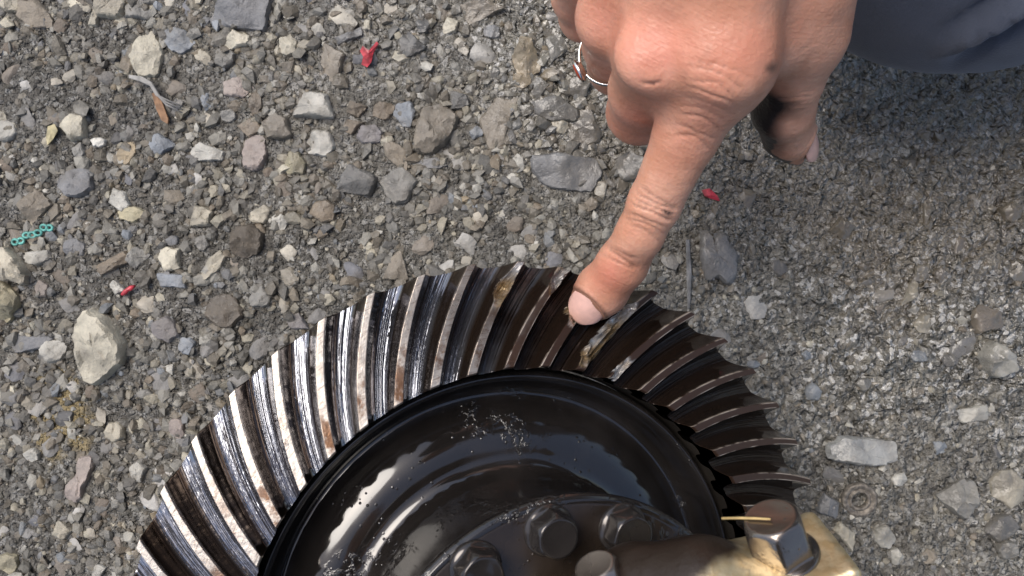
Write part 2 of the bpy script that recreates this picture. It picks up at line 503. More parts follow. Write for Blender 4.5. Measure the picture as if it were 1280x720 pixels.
# ---- skin
s = NT('skin'); p = s.pos()
n1 = s.noise(p, 55, 4.0, 0.6); n2 = s.noise(p, 420, 3.0, 0.6); n3 = s.noise(p, 140, 3.0, 0.6); v1 = s.voro(p, 900)
st = s.attr('stain'); rd = s.attr('red')
col = s.mix(s.maprange(n1, 0.35, 0.68), (0.57, 0.268, 0.168), (0.70, 0.375, 0.26))
col = s.mix(s.math('MULTIPLY', rd, 0.75), col, (0.64, 0.20, 0.135))
col = s.mix(s.maprange(n3, 0.56, 0.72, 0.0, 0.30), col, (0.44, 0.20, 0.13))
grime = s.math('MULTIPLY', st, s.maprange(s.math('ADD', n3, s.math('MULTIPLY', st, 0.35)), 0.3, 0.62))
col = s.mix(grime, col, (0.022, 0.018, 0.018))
s.inp('Base Color', col)
s.inp('Subsurface Weight', s.mixf(grime, 0.25, 0.0)); s.p.inputs['Subsurface Radius'].default_value = (1.0, 0.35, 0.2)
s.p.inputs['Subsurface Scale'].default_value = 0.0025
s.inp('Roughness', s.math('ADD', s.math('MULTIPLY', n3, 0.25), 0.28))
s.inp('Specular IOR Level', 0.45)
fc_ = s.n('ShaderNodeCombineXYZ'); s.l(s.math('MULTIPLY', s.attr('fold_along'), 0.26), fc_.inputs[0]); s.l(s.math('MULTIPLY', s.attr('fold_across'), 0.035), fc_.inputs[1])
fo = s.noise(fc_.outputs[0], 1.0, 3.0, 0.6, 0.4)
fd_ = s.n('ShaderNodeCombineXYZ'); s.l(s.math('MULTIPLY', s.attr('fold_along'), 0.05), fd_.inputs[0]); s.l(s.math('MULTIPLY', s.attr('fold_across'), 0.2), fd_.inputs[1])
fo2 = s.noise(fd_.outputs[0], 1.0, 3.0, 0.6, 0.4)
b = s.bump(n2, 0.24, 0.0006); b = s.bump(v1, 0.16, 0.0006, b); b = s.bump(fo, 0.17, 0.0010, b); b = s.bump(fo2, 0.06, 0.0009, b); b = s.bump(n3, 0.14, 0.0009, b)
s.l(b, s.p.inputs['Normal'])
M['skin'] = s.m

def simple(name, col, rough, metal=0.0, nscale=200, var=0.25, bump=0.2, bdist=0.0005, spec=0.5):
    s = NT(name); p = s.obj(); n = s.noise(p, nscale, 3.0)
    s.inp('Base Color', s.mix(s.maprange(n, 0.3, 0.7), tuple(c * (1 - var) for c in col), tuple(min(1, c * (1 + var)) for c in col)))
    s.inp('Roughness', rough); s.inp('Metallic', metal); s.inp('Specular IOR Level', spec)
    s.l(s.bump(n, bump, bdist), s.p.inputs['Normal'])
    return s.m
M['nail'] = simple('fingernail', (0.80, 0.49, 0.41), 0.28, nscale=300, var=0.08)
M['silver'] = simple('silver', (0.80, 0.77, 0.72), 0.18, 1.0, var=0.06)
M['gem'] = simple('red_stone', (0.45, 0.06, 0.02), 0.12, var=0.3)
M['red'] = simple('red_plastic', (0.42, 0.04, 0.055), 0.4, nscale=350, var=0.5)
M['teal'] = simple('teal_beads', (0.11, 0.36, 0.31), 0.45, nscale=400, var=0.4)
M['wood'] = simple('orange_brown_bark', (0.25, 0.14, 0.075), 0.7, var=0.35, bump=0.6)
M['fibre'] = simple('grey_fibre', (0.30, 0.29, 0.27), 0.8)
M['straw'] = simple('dry_straw', (0.55, 0.40, 0.17), 0.5)
M['washer'] = simple('dirty_washer', (0.20, 0.175, 0.145), 0.55, 0.3, nscale=500, var=0.45, bump=0.7, bdist=0.001)
M['leaf'] = simple('yellow_leaf', (0.40, 0.35, 0.20), 0.6, var=0.35)
M['splinter'] = simple('weathered_wood', (0.20, 0.195, 0.19), 0.7, var=0.4, bump=0.8, bdist=0.001)
M['hair'] = simple('black_hair', (0.012, 0.010, 0.009), 0.45, nscale=900, var=0.4, bump=0.8)
M['shoe'] = simple('dark_shoe', (0.03, 0.025, 0.02), 0.5)
M['eye'] = simple('eye', (0.10, 0.06, 0.04), 0.1)
# woven dark blue cloth
s = NT('blue_cloth'); p = s.pos()
n = s.noise(p, 22, 4.0); nf = s.noise(p, 1500, 2.0)
s.inp('Base Color', s.mix(s.maprange(n, 0.35, 0.7), (0.052, 0.063, 0.094), (0.080, 0.095, 0.135)))
s.inp('Roughness', 0.85); s.inp('Sheen Weight', 0.25)
s.l(s.bump(nf, 0.4, 0.0006, s.bump(n, 0.3, 0.002)), s.p.inputs['Normal'])
M['cloth'] = s.m
M['shirt'] = simple('dark_shirt', (0.035, 0.033, 0.036), 0.9)

# ------------------------------------------------------------------ ground sheet
def ground_h(x, y):
    x = np.asarray(x, float); y = np.asarray(y, float)
    near = 1 - sstep(400, 1500, np.hypot(x, y))
    h = 3.0 * fbm(x / 60, y / 60, seed=3, octs=3) * near
    return h
def axis(half, step, far):
    a = list(np.arange(0, half + step, step)); d = step
    while a[-1] < far:
        d *= 1.35; a.append(a[-1] + d)
    a = np.array(a)
    return np.concatenate([-a[::-1], a[1:]])
gx, gy = axis(215, 0.8, 120000), axis(125, 0.8, 120000)
X, Y = np.meshgrid(gx, gy, indexing='ij')
near = 1 - sstep(210, 420, np.hypot(X, Y * 1.5))
Z = ground_h(X, Y) + near * (0.9 * fbm(X / 9, Y / 9, seed=11, octs=3) + 1.0 * fbm(X / 2.6, Y / 2.6, seed=21, octs=2))
right_ = sstep(60, 110, X) * near
Z = Z + right_ * (1.5 * np.abs(fbm(X / 14, Y / 11, seed=61, octs=3)) - 1.1 * sstep(.1, .02, np.abs(fbm(X / 30, Y / 22, seed=67, octs=3))) + 0.5 * fbm(X / 1.7, Y / 1.7, seed=71, octs=1))
V = np.stack([X, Y, Z], -1).reshape(-1, 3)
nx, ny = X.shape
i = np.arange(nx - 1)[:, None]; j = np.arange(ny - 1)[None]
Fq = np.stack([i * ny + j, (i + 1) * ny + j, (i + 1) * ny + j + 1, i * ny + j + 1], -1).reshape(-1, 4)
tag(link('ground', mesh_from('ground', V, Fq), M['ground']), kind='structure')

# ------------------------------------------------------------------ loose stones
ICO_T = (1 + 5 ** 0.5) / 2
ICO = np.array([(-1, ICO_T, 0), (1, ICO_T, 0), (-1, -ICO_T, 0), (1, -ICO_T, 0), (0, -1, ICO_T), (0, 1, ICO_T), (0, -1, -ICO_T), (0, 1, -ICO_T),
                (ICO_T, 0, -1), (ICO_T, 0, 1), (-ICO_T, 0, -1), (-ICO_T, 0, 1)]) / math.hypot(1, ICO_T)
ICOF = np.array([(0, 11, 5), (0, 5, 1), (0, 1, 7), (0, 7, 10), (0, 10, 11), (1, 5, 9), (5, 11, 4), (11, 10, 2), (10, 7, 6), (7, 1, 8),
                 (3, 9, 4), (3, 4, 2), (3, 2, 6), (3, 6, 8), (3, 8, 9), (4, 9, 5), (2, 4, 11), (6, 2, 10), (8, 6, 7), (9, 8, 1)])
def subdiv(V, Fs):
    V = [tuple(v) for v in V]; cache = {}; out = []
    def mid(a, b):
        k = (min(a, b), max(a, b))
        if k not in cache:
            m = (np.array(V[a]) + np.array(V[b])) / 2; V.append(tuple(m / np.linalg.norm(m))); cache[k] = len(V) - 1
        return cache[k]
    for a, b, c in Fs:
        ab, bc, ca = mid(a, b), mid(b, c), mid(c, a)
        out += [(a, ab, ca), (b, bc, ab), (c, ca, bc), (ab, bc, ca)]
    return np.array(V), np.array(out)
S1V, S1F = subdiv(ICO, ICOF); S2V, S2F = subdiv(S1V, S1F)

def angular(Vd, r, planes=11, rough=0.05):
    """unit directions -> angular pebble of about unit radius"""
    n = r.normal(size=(planes, 3)); n /= np.linalg.norm(n, axis=1, keepdims=True)
    d = r.uniform(0.62, 1.0, planes)
    c = Vd @ n.T
    t = np.where(c > 0.05, d / np.maximum(c, 0.05), 9).min(1)
    t = np.minimum(t, 1.25)
    t = t * (1 + rough * fbm(Vd[:, 0] * 2.5, Vd[:, 1] * 2.5, Vd[:, 2] * 2.5, seed=int(r.integers(999)), octs=2))
    return Vd * t[:, None]

# outline stone: polygon given in pixels on the ground plane -> dome with its own relief
def outline_stone(poly, hgt, r, smooth_top=False):
    poly = np.array(poly, float)
    n = 40
    per = np.concatenate([poly, poly[:1]]); seg = np.linalg.norm(np.diff(per, axis=0), axis=1); cum = np.concatenate([[0], np.cumsum(seg)])
    t = np.linspace(0, cum[-1], n, endpoint=False)
    ring = np.stack([np.interp(t, cum, per[:, 0]), np.interp(t, cum, per[:, 1])], -1)
    ring = 0.18 * np.roll(ring, 1, 0) + 0.64 * ring + 0.18 * np.roll(ring, -1, 0)
    c = ring.mean(0); size = np.sqrt(np.mean(((ring - c) ** 2).sum(1)))
    a = np.linspace(0, 2 * np.pi, n, endpoint=False); sd = int(r.integers(9999))
    ring = c + (ring - c) * (1 + 0.10 * fbm(np.cos(a) * 2.6 + 9, np.sin(a) * 2.6 + 9, seed=sd, octs=2))[:, None]
    V = []; prof = [(1.02, -0.6), (1.03, -0.1), (0.99, 0.3), (0.93, 0.6), (0.86, 0.8), (0.74, 1.0), (0.58, 1.05), (0.4, 1.08), (0.2, 1.1)]
    npl = int(r.integers(3, 6)); pa = r.uniform(0, 6.283) + np.arange(npl) * 6.283 / npl + r.normal(size=npl) * .35
    off = r.uniform(-0.05, 0.55, npl); slp = r.uniform(0.12, 0.75, npl); pk = r.normal(size=2) * 0.25
    def top(q, z):
        w = (q - c) / size - pk
        lim = np.full(len(q), 1.0 + 0.0)
        for k in range(npl):
            lim = np.minimum(lim, 1.0 - slp[k] * np.maximum((w[:, 0] * np.cos(pa[k]) + w[:, 1] * np.sin(pa[k])) - off[k] + 0.15, 0) * 1.3)
        rel = (0.06 if smooth_top else 0.20) * fbm(q[:, 0] / size * 1.9, q[:, 1] / size * 1.9, seed=sd, octs=4) + 0.05 * np.sign(vnoise(q[:, 0] / size * 2.2 + 7, q[:, 1] / size * 2.2, seed=sd + 5))
        return hgt * (np.minimum(z, np.maximum(lim, 0.25)) + (rel if z > 0 else 0))
    for sc, z in prof:
        q = c + (ring - c) * sc * (1 + (0.03 * r.normal(size=(n, 1)) if 0 < z < 1 else 0))
        V.append(np.column_stack([q, top(q, z)]))
    V = np.concatenate(V + [np.column_stack([c[None], top(c[None], 1.1)])])
    Fs = []
    for k in range(len(prof) - 1):
        for m in range(n):
            m2 = (m + 1) % n
            Fs.append((k * n + m, k * n + m2, (k + 1) * n + m2, (k + 1) * n + m))
    tp_ = (len(prof) - 1) * n
    for m in range(n): Fs.append((tp_ + m, tp_ + (m + 1) % n, len(V) - 1))
    return V, Fs, c, size

GSCALE = H / F
COLS = {'cream': (0.58, 0.535, 0.44), 'beige': (0.47, 0.425, 0.345), 'pale grey': (0.51, 0.49, 0.45), 'grey': (0.26, 0.25, 0.235), 'dark grey': (0.13, 0.127, 0.125),
        'slate': (0.19, 0.19, 0.20), 'blue grey': (0.27, 0.29, 0.325), 'brown': (0.21, 0.17, 0.13), 'grey brown': (0.25, 0.215, 0.175), 'dark brown': (0.12, 0.10, 0.08),
        'pinkish': (0.34, 0.285, 0.262), 'tan': (0.36, 0.29, 0.20), 'yellowish': (0.42, 0.375, 0.26), 'white': (0.62, 0.60, 0.56), 'purple grey': (0.24, 0.222, 0.232),
        'mottled white and grey': (0.46, 0.46, 0.46)}
# (u, v, w, h, angle, colour) in photo pixels
ST = [(186,72,42,58,10,'cream'),(297,52,34,27,0,'cream'),(297,109,38,32,15,'pinkish'),(395,139,54,46,20,'pale grey'),(401,180,42,38,0,'pale grey'),
(319,192,30,46,-20,'pinkish'),(369,205,28,32,0,'yellowish'),(348,161,40,32,0,'grey brown'),(314,158,30,24,0,'brown'),(259,191,46,26,-10,'pale grey'),
(97,229,42,40,-25,'slate'),(96,161,36,34,0,'cream'),(225,50,44,30,-20,'blue grey'),(12,5,40,24,0,'beige'),(42,18,52,34,-30,'grey brown'),
(100,8,34,15,-15,'cream'),(119,25,14,28,-15,'cream'),(140,12,42,36,0,'beige'),(181,12,46,26,10,'grey'),(255,72,26,16,-40,'beige'),(282,72,28,26,0,'grey'),
(361,59,24,28,0,'cream'),(321,131,17,28,0,'brown'),(285,145,22,16,0,'grey'),(257,126,14,24,10,'blue grey'),(416,82,44,50,20,'grey brown'),
(124,178,20,12,0,'white'),(101,190,18,24,0,'grey'),(8,165,32,26,0,'pale grey'),(3,149,16,18,0,'cream'),(158,192,20,30,-20,'tan'),(198,180,36,26,0,'blue grey'),
(437,47,35,22,30,'slate'),(515,60,38,36,0,'dark grey'),(529,32,17,22,0,'dark grey'),(564,32,20,25,-30,'cream'),(615,40,24,18,-20,'slate'),
(652,102,24,19,0,'tan'),(695,62,27,42,0,'grey'),(674,107,17,17,0,'grey'),(724,109,33,30,0,'dark grey'),(695,139,58,33,-15,'dark grey'),
(700,158,21,20,-40,'beige'),(729,160,40,50,20,'dark brown'),(709,216,98,48,-8,'slate'),(788,208,40,36,10,'grey'),(507,143,29,34,15,'blue grey'),
(539,205,44,18,5,'slate'),(494,191,22,62,35,'grey brown'),(498,231,44,46,-20,'grey'),(446,228,52,46,30,'dark grey'),
(622,155,42,70,-25,'grey brown'),(596,166,18,18,0,'blue grey'),(447,137,28,24,0,'brown'),(464,168,32,27,0,'purple grey'),(442,160,30,20,0,'brown'),(480,139,27,21,0,'brown'),
(573,127,27,24,0,'dark grey'),(527,121,17,10,-25,'white'),(459,33,10,17,0,'cream'),(638,140,10,17,-20,'blue grey'),(647,205,17,22,0,'pale grey'),(598,14,62,30,10,'grey brown'),
(166,267,38,20,-3,'yellowish'),(252,272,37,30,15,'beige'),(146,331,46,30,25,'brown'),(215,324,28,34,10,'cream'),(175,321,34,29,0,'grey'),(218,351,43,21,-12,'blue grey'),
(269,332,20,46,-38,'beige'),(47,258,48,42,0,'grey brown'),(50,322,34,22,0,'pale grey'),(96,310,31,22,-10,'slate'),
(69,438,34,28,20,'pale grey'),(37,428,62,25,5,'slate'),(311,300,46,44,20,'dark brown'),(405,265,34,30,-20,'brown'),(351,277,22,20,-15,'pale grey'),(326,268,27,24,0,'beige'),
(210,412,36,32,0,'purple grey'),(373,400,34,25,-20,'purple grey'),(327,371,27,27,30,'grey'),(282,388,44,42,0,'dark brown'),(55,361,19,23,0,'pinkish'),
(235,431,22,24,0,'blue grey'),(151,359,24,18,0,'pale grey'),(217,301,16,14,0,'slate'),(255,304,18,22,0,'grey'),(150,250,24,34,35,'pale grey'),
(12,496,30,25,-15,'slate'),(220,534,21,29,15,'pinkish'),(172,589,25,27,0,'pale grey'),(141,540,26,25,0,'beige'),(174,530,17,14,0,'cream'),
(13,702,28,25,0,'yellowish'),(181,493,22,12,-10,'grey'),(126,712,21,17,0,'white'),(80,661,25,24,0,'beige'),(38,570,20,18,0,'pale grey'),
(979,222,10,11,0,'blue grey'),(1151,341,27,24,0,'pale grey'),(1174,344,15,20,0,'purple grey'),(1174,366,17,10,-5,'yellowish'),(1141,387,16,12,-10,'white'),
(1152,405,20,25,-15,'beige'),(1010,443,15,16,-30,'blue grey'),(1230,400,44,40,0,'brown'),(1147,445,21,18,0,'blue grey'),(941,455,17,10,0,'blue grey'),
(1053,287,34,28,20,'dark brown'),(1251,658,44,34,20,'dark grey'),(1035,634,30,37,-15,'slate'),(1055,668,25,38,15,'beige'),(1256,685,27,24,-15,'grey'),
(1159,695,19,18,0,'grey brown'),(1218,517,60,24,5,'pale grey'),(1125,600,20,17,20,'white'),(1105,671,26,28,0,'pale grey'),(1260,610,42,46,-30,'beige'),
(1018,490,22,24,0,'blue grey'),(1119,695,18,22,20,'pale grey'),(1268,340,22,28,0,'grey'),(1190,505,22,14,0,'grey'),(1080,480,18,16,0,'grey'),(1145,490,20,14,20,'grey brown'),
(1176,560,24,18,0,'blue grey'),(1012,430,14,10,0,'cream'),(870,268,13,11,0,'tan'),(1158,265,10,40,-5,'grey brown'),(1030,700,14,18,0,'grey'),(1185,450,18,16,0,'slate'),(1262,265,24,26,0,'brown')]
POLY = [([(262,30),(275,0),(345,-6),(333,40),(292,37)],'slate',5),
([(116,384),(133,388),(152,410),(165,435),(155,455),(124,482),(111,475),(103,450),(97,418),(104,396)],'cream',9),
([(650,47),(666,50),(672,72),(676,88),(662,103),(645,92),(640,72)],'tan',6),
([(529,137),(552,131),(574,146),(570,165),(556,184),(540,196),(517,192),(519,165)],'grey brown',7),
([(0,312),(14,308),(30,322),(44,345),(40,358),(22,352),(0,350)],'beige',8),
([(-6,350),(10,352),(26,368),(28,382),(14,404),(-6,392)],'yellowish',8),
([(1140,347),(1146,353),(1145,371),(1125,383),(1132,366)],'cream',3),
([(1036,556),(1050,545),(1082,548),(1122,552),(1124,575),(1098,583),(1058,580),(1036,573)],'mottled white and grey',5),
([(1169,621),(1190,606),(1206,598),(1220,606),(1222,630),(1203,650),(1186,638)],'grey',6),
([(1220,440),(1235,424),(1258,440),(1262,464),(1240,472),(1226,462)],'pale grey',8),
([(100,570),(112,570),(116,582),(113,598),(105,612),(106,622),(95,628),(82,620),(84,606),(96,594),(96,580)],'pinkish',4),
([(478,350),(488,322),(500,312),(508,332),(512,350)],'grey brown',3),
([(872,290),(885,287),(888,305),(893,290),(906,290),(912,306),(922,320),(920,348),(908,356),(896,345),(884,352),(876,330)],'slate',4)]
LAND = [('pale wedge stone', 131, 435), ('red plastic scrap', 460, 70), ('teal chain', 44, 293), ('red worm-like scrap', 165, 363), ('bark strip', 201, 136),
        ('metal washer', 1072, 623), ('curled fingers', 770, 150), ('thumb tip', 1003, 195), ('blue trouser leg', 1150, 60), ('slate slab', 305, 16),
        ('mottled oblong slab', 1080, 563), ('upper left gear teeth', 400, 390), ('right gear teeth', 980, 480), ('dark oval slate', 709, 216), ('pink peanut stone', 99, 598),
        ('pointed tan stone', 658, 75), ('left photo edge', 0, 470), ('top left corner', 10, 10), ('bottom right corner', 1270, 710)]
TAKEN = {}
def size_word(s): return 'tiny' if s < 17 else 'small' if s < 27 else 'medium' if s < 40 else 'large'
def stone_label(u, v, w, h, colour, r):
    asp = max(w, h) / max(1, min(w, h))
    shape = 'elongated' if asp > 1.75 else 'oblong' if asp > 1.35 else 'blocky'
    near = sorted(LAND, key=lambda q: math.hypot(q[1] - u, q[2] - v))
    names = []
    for nm, a, b in near[:6]:
        if math.hypot(a - u, b - v) < 4: continue
        d = math.hypot(a - u, b - v); an = math.degrees(math.atan2(b - v, u - a)) % 360
        dr = ['right of', 'upper right of', 'above', 'upper left of', 'left of', 'lower left of', 'below', 'lower right of'][int((an + 22.5) // 45) % 8]
        dist = 'just' if d < 45 else 'slightly' if d < 110 else 'well' if d < 200 else 'far'
        names.append(f'{size_word((w + h) / 2)} {colour} {shape} stone {dist} {dr} the {nm}'.replace('mottled white and grey', 'mottled'))
    for n_ in names:
        if n_ not in TAKEN: TAKEN[n_] = 1; return n_
    n_ = names[0] + ', at the edge of a cluster'; TAKEN[n_] = 1
    return n_

placed = []
srng = np.random.default_rng(11)
def put_outline(poly_px, colour, hgt, label):
    pts = [px(u, v, H)[:2] for u, v in poly_px]
    V, Fs, c, size = outline_stone(pts[::-1], hgt, srng, 'wedge' in label)
    V = V - np.array([c[0], c[1], 0]); 
    me = mesh_from('stone', V, Fs); me.set_sharp_from_angle(angle=math.radians(24))
    o = link('stone', me, M['stone'], loc=(c[0], c[1], float(ground_h(c[0], c[1])) + 0.15))
    j = srng.uniform(0.82, 1.05); cc = COLS[colour]; o.color = (cc[0] * j, cc[1] * j, cc[2] * j * .96, 1)
    tag(o, label, 'stone', 'loose stones in the gravel')
    placed.append((c[0], c[1], size * 1.05))
PL = ['flat slate-coloured slab cut off by the top edge of the photo', 'big pale cream wedge-shaped stone, the largest light stone left of the gear', 'pointed tan stone standing out above the curled fingers, left of the hand',
      'grey-brown faceted stone with wet patches lying left of the curled fingers', 'large beige stone cut off by the left edge, below the teal bead chain', 'yellowish rough stone cut off by the left edge, under a beige one',
      'thin cream triangular sliver on the gritty ground right of the gear', 'long mottled white and grey slab embedded in the dirt right of the gear', 'grey triangular stone right of the rusty washer',
      'pale grey faceted rock near the right edge, below a round brown lump', 'pink peanut-shaped stone lying left of the gear near the bottom', 'grey-brown pointed stone half hidden behind the top gear teeth', 'splintered slate-grey piece right of the fingertip']
for (poly, colour, hg), lb in zip(POLY, PL):
    put_outline(poly, colour, hg, lb); TAKEN[lb] = 1
for (u, v, w, h, an, colour) in ST:
    a = math.radians(an); n = int(srng.integers(4, 8)); ph = srng.uniform(0, 6.28)
    pl = []
    for k in range(n):
        t = ph + (k + srng.uniform(-0.28, 0.28)) * 2 * math.pi / n
        rr = srng.uniform(0.96, 1.2)
        x, y = rr * w / 2 * math.cos(t), rr * h / 2 * math.sin(t)
        pl.append((u + x * math.cos(a) + y * math.sin(a), v - x * math.sin(a) + y * math.cos(a)))
    # order so that outline runs counter-clockwise in world space
    put_outline(pl, colour, srng.uniform(0.16, 0.3) * min(w, h) * GSCALE + 0.8, stone_label(u, v, w, h, colour, srng))

# smaller filler stones: one dozen shapes shared, single objects
shapes = []
for k in range(12):
    Vv = angular(S2V, srng, 12, 0.14); Vv[:, 2] *= 0.42
    me = mesh_from('stone', Vv, S2F); me.set_sharp_from_angle(angle=math.radians(26)); me.materials.append(M['stone']); shapes.append(me)
FILL = 150
fc = ['grey', 'grey brown', 'pale grey', 'slate', 'brown', 'beige', 'dark grey', 'cream']; fw = np.array([.2, .16, .18, .1, .1, .12, .06, .09])
cnt = 0; tries = 0
while cnt < FILL and tries < 20000:
    tries += 1
    x = srng.uniform(-200, 200); y = srng.uniform(-114, 114)
    u, v = 640 + x / GSCALE, 360 - y / GSCALE
    if math.hypot(u - 610, v - 745) < 400: continue
    if u > 840 and srng.random() < 0.72: continue
    if u > 1000 and v < 300: continue
    sz = srng.uniform(2.1, 4.8)
    if any((x - a) ** 2 + (y - b) ** 2 < (r_ + sz * 0.9) ** 2 for a, b, r_ in placed): continue
    me = shapes[cnt % 12]
    o = bpy.data.objects.new('stone', me); COL.objects.link(o)
    o.location = (x * U, y * U, (float(ground_h(x, y)) - 0.05 * sz) * U)
    o.scale = [sz * q for q in (srng.uniform(.85, 1.35), srng.uniform(.75, 1.05), srng.uniform(.7, 1.0))]
    o.rotation_euler = (srng.normal() * .15, srng.normal() * .15, srng.uniform(0, 6.28))
    colour = str(srng.choice(fc, p=fw / fw.sum())); cc = np.array(COLS[colour]) * srng.uniform(.72, 1.02); o.color = (*cc, 1)
    tag(o, stone_label(u, v, sz * 6.4, sz * 5.4, colour, srng), 'stone', 'loose stones in the gravel')
    placed.append((x, y, sz)); cnt += 1

# gravel grit: many small chips joined as stuff
def grit(name, n, smin_, smax_, power, seed, hx, hy, sink):
    r = np.random.default_rng(seed)
    protos = []
    for k in range(16):
        Vv = angular(ICO, r, 9, 0.1) * r.uniform(0.7, 1.2, 3); protos.append(Vv)
    protos = np.array(protos)
    x = r.uniform(-hx, hx, n); y = r.uniform(-hy, hy, n)
    u = 640 + x / GSCALE; v = 360 - y / GSCALE
    right = sstep(780, 950, u)
    keep = r.random(n) > 0.85 * sstep(-.15, .3, fbm(x / 16, y / 16, seed=77, octs=3)) * (1 - .6 * right)
    keep &= ~(r.random(n) < 0.72 * right)
    keep &= np.hypot(u - 625, v - 745) > 330
    x, y, u, v, right = [q[keep] for q in (x, y, u, v, right)]; n = len(x)
    sz = smin_ + (smax_ - smin_) * r.random(n) ** power
    sz *= 1 - 0.35 * right
    P = protos[r.integers(0, 16, n)]
    sc = np.stack([r.uniform(.8, 1.3, n), r.uniform(.7, 1.1, n), r.uniform(.45, .8, n)], -1)
    P = P * sc[:, None, :] * sz[:, None, None]
    a = r.uniform(0, 2 * np.pi, n); ca, sa = np.cos(a)[:, None], np.sin(a)[:, None]
    tx = r.normal(size=n)[:, None] * 0.3
    Q = P.copy(); Q[..., 2] = P[..., 2] + tx * P[..., 0]
    Q2 = Q.copy(); Q2[..., 0] = ca * Q[..., 0] - sa * Q[..., 1]; Q2[..., 1] = sa * Q[..., 0] + ca * Q[..., 1]
    z = ground_h(x, y) + 0.9 * fbm(x / 9, y / 9, seed=11, octs=3) + sz * (r.random(n) * (0.65 - 0.2 * right) - sink)
    V = Q2 + np.stack([x, y, z], -1)[:, None, :]
    Fs = (ICOF[None] + (np.arange(n) * 12)[:, None, None]).reshape(-1, 3)
    pal = np.array([COLS[c] for c in ('grey', 'grey brown', 'pale grey', 'slate', 'brown', 'dark grey', 'beige', 'cream', 'white', 'tan', 'blue grey')])
    pw = np.array([.22, .18, .14, .08, .1, .11, .07, .06, .04, .015, .03]); pw /= pw.sum()
    c = pal[r.choice(len(pal), n, p=pw)] * r.uniform(.55, 1.05, (n, 1)) * np.array([1.0, 0.995, 0.94])
    c = c + (np.array([0.125, 0.115, 0.092]) - c) * r.uniform(0, .75, (n, 1)) * (1 - .4 * right[:, None])
    c = c * (1 + 0.25 * right[:, None])
    me = mesh_from(name, V.reshape(-1, 3), Fs, smooth=False)
    attr_col(me, 'tint', np.repeat(c, 12, 0))
    tag(link(name, me, M['grit']), kind='stuff', label='loose grey and brown grit and chippings covering the ground', cat='gravel')
grit('gravel', 84000, 0.5, 3.2, 2.8, 5, 300, 185, 0.32)

# ------------------------------------------------------------------ differential with ring gear
GC = np.array([1.03, -92.5, H - 237.9]); GN = np.array([0.344, -0.068, 1.0]); GN /= np.linalg.norm(GN)
E1 = np.array([1.0, 0, 0]) - GN * GN[0]; E1 /= np.linalg.norm(E1); E2 = np.cross(GN, E1)
GM = Matrix(((E1[0], E2[0], GN[0], 0), (E1[1], E2[1], GN[1], 0), (E1[2], E2[2], GN[2], 0), (0, 0, 0, 1)))
def gw(r, ang, h):
    return GC + r * (np.cos(ang) * E1 + np.sin(ang) * E2) + h * GN
base = np.array([GC[0] - GN[0] * 60, GC[1] - GN[1] * 60, 0.0])
diff = empty('differential', base)
tag(diff, 'black oily differential lying on the gravel with its spiral ring gear facing up', 'differential')
def gear_child(name, me, mat, parent=diff):
    o = link(name, me, mat, parent)
    if parent is diff:
        o.matrix_local = Matrix.Translation(Vector((GC - base) * U)) @ GM
    return o

NT_ = 46; PITCH = 2 * math.pi / NT_; PH0 = 2.645
R0, R1, HT = 100.0, 72.8, 7.2
GAM = math.atan2(HT, R0 - R1); SPIR = math.radians(12.3)
def prof(s, t):
    a = np.abs(s); w = 0.072 + 0.05 * t
    x = np.clip((a - w) / (0.5 - w), 0, 1)
    return 1 - (1 - np.minimum(x / 0.72, 1)) ** 1.55
def tooth_surface(s, t, dmg=None):
    pr = prof(s, t); chip = np.zeros_like(pr)
    depth = 8.4 - 2.5 * t
    if dmg is not None:
        D = dmg(s, t); chip = sstep(0.0, 0.06, D - pr); pr = np.maximum(pr, D)
    edge = 0.9 * np.clip((np.abs(t - 0.5) - 0.485) / 0.015, 0, 1) ** 2 * (1 - pr)     # eased ends
    ang = SPIR * t + s * PITCH
    d = depth * pr + edge
    r = R0 + (R1 - R0) * t - d * math.sin(GAM); h = HT * t - d * math.cos(GAM)
    return np.stack([r * np.cos(ang), r * np.sin(ang), h], -1), chip
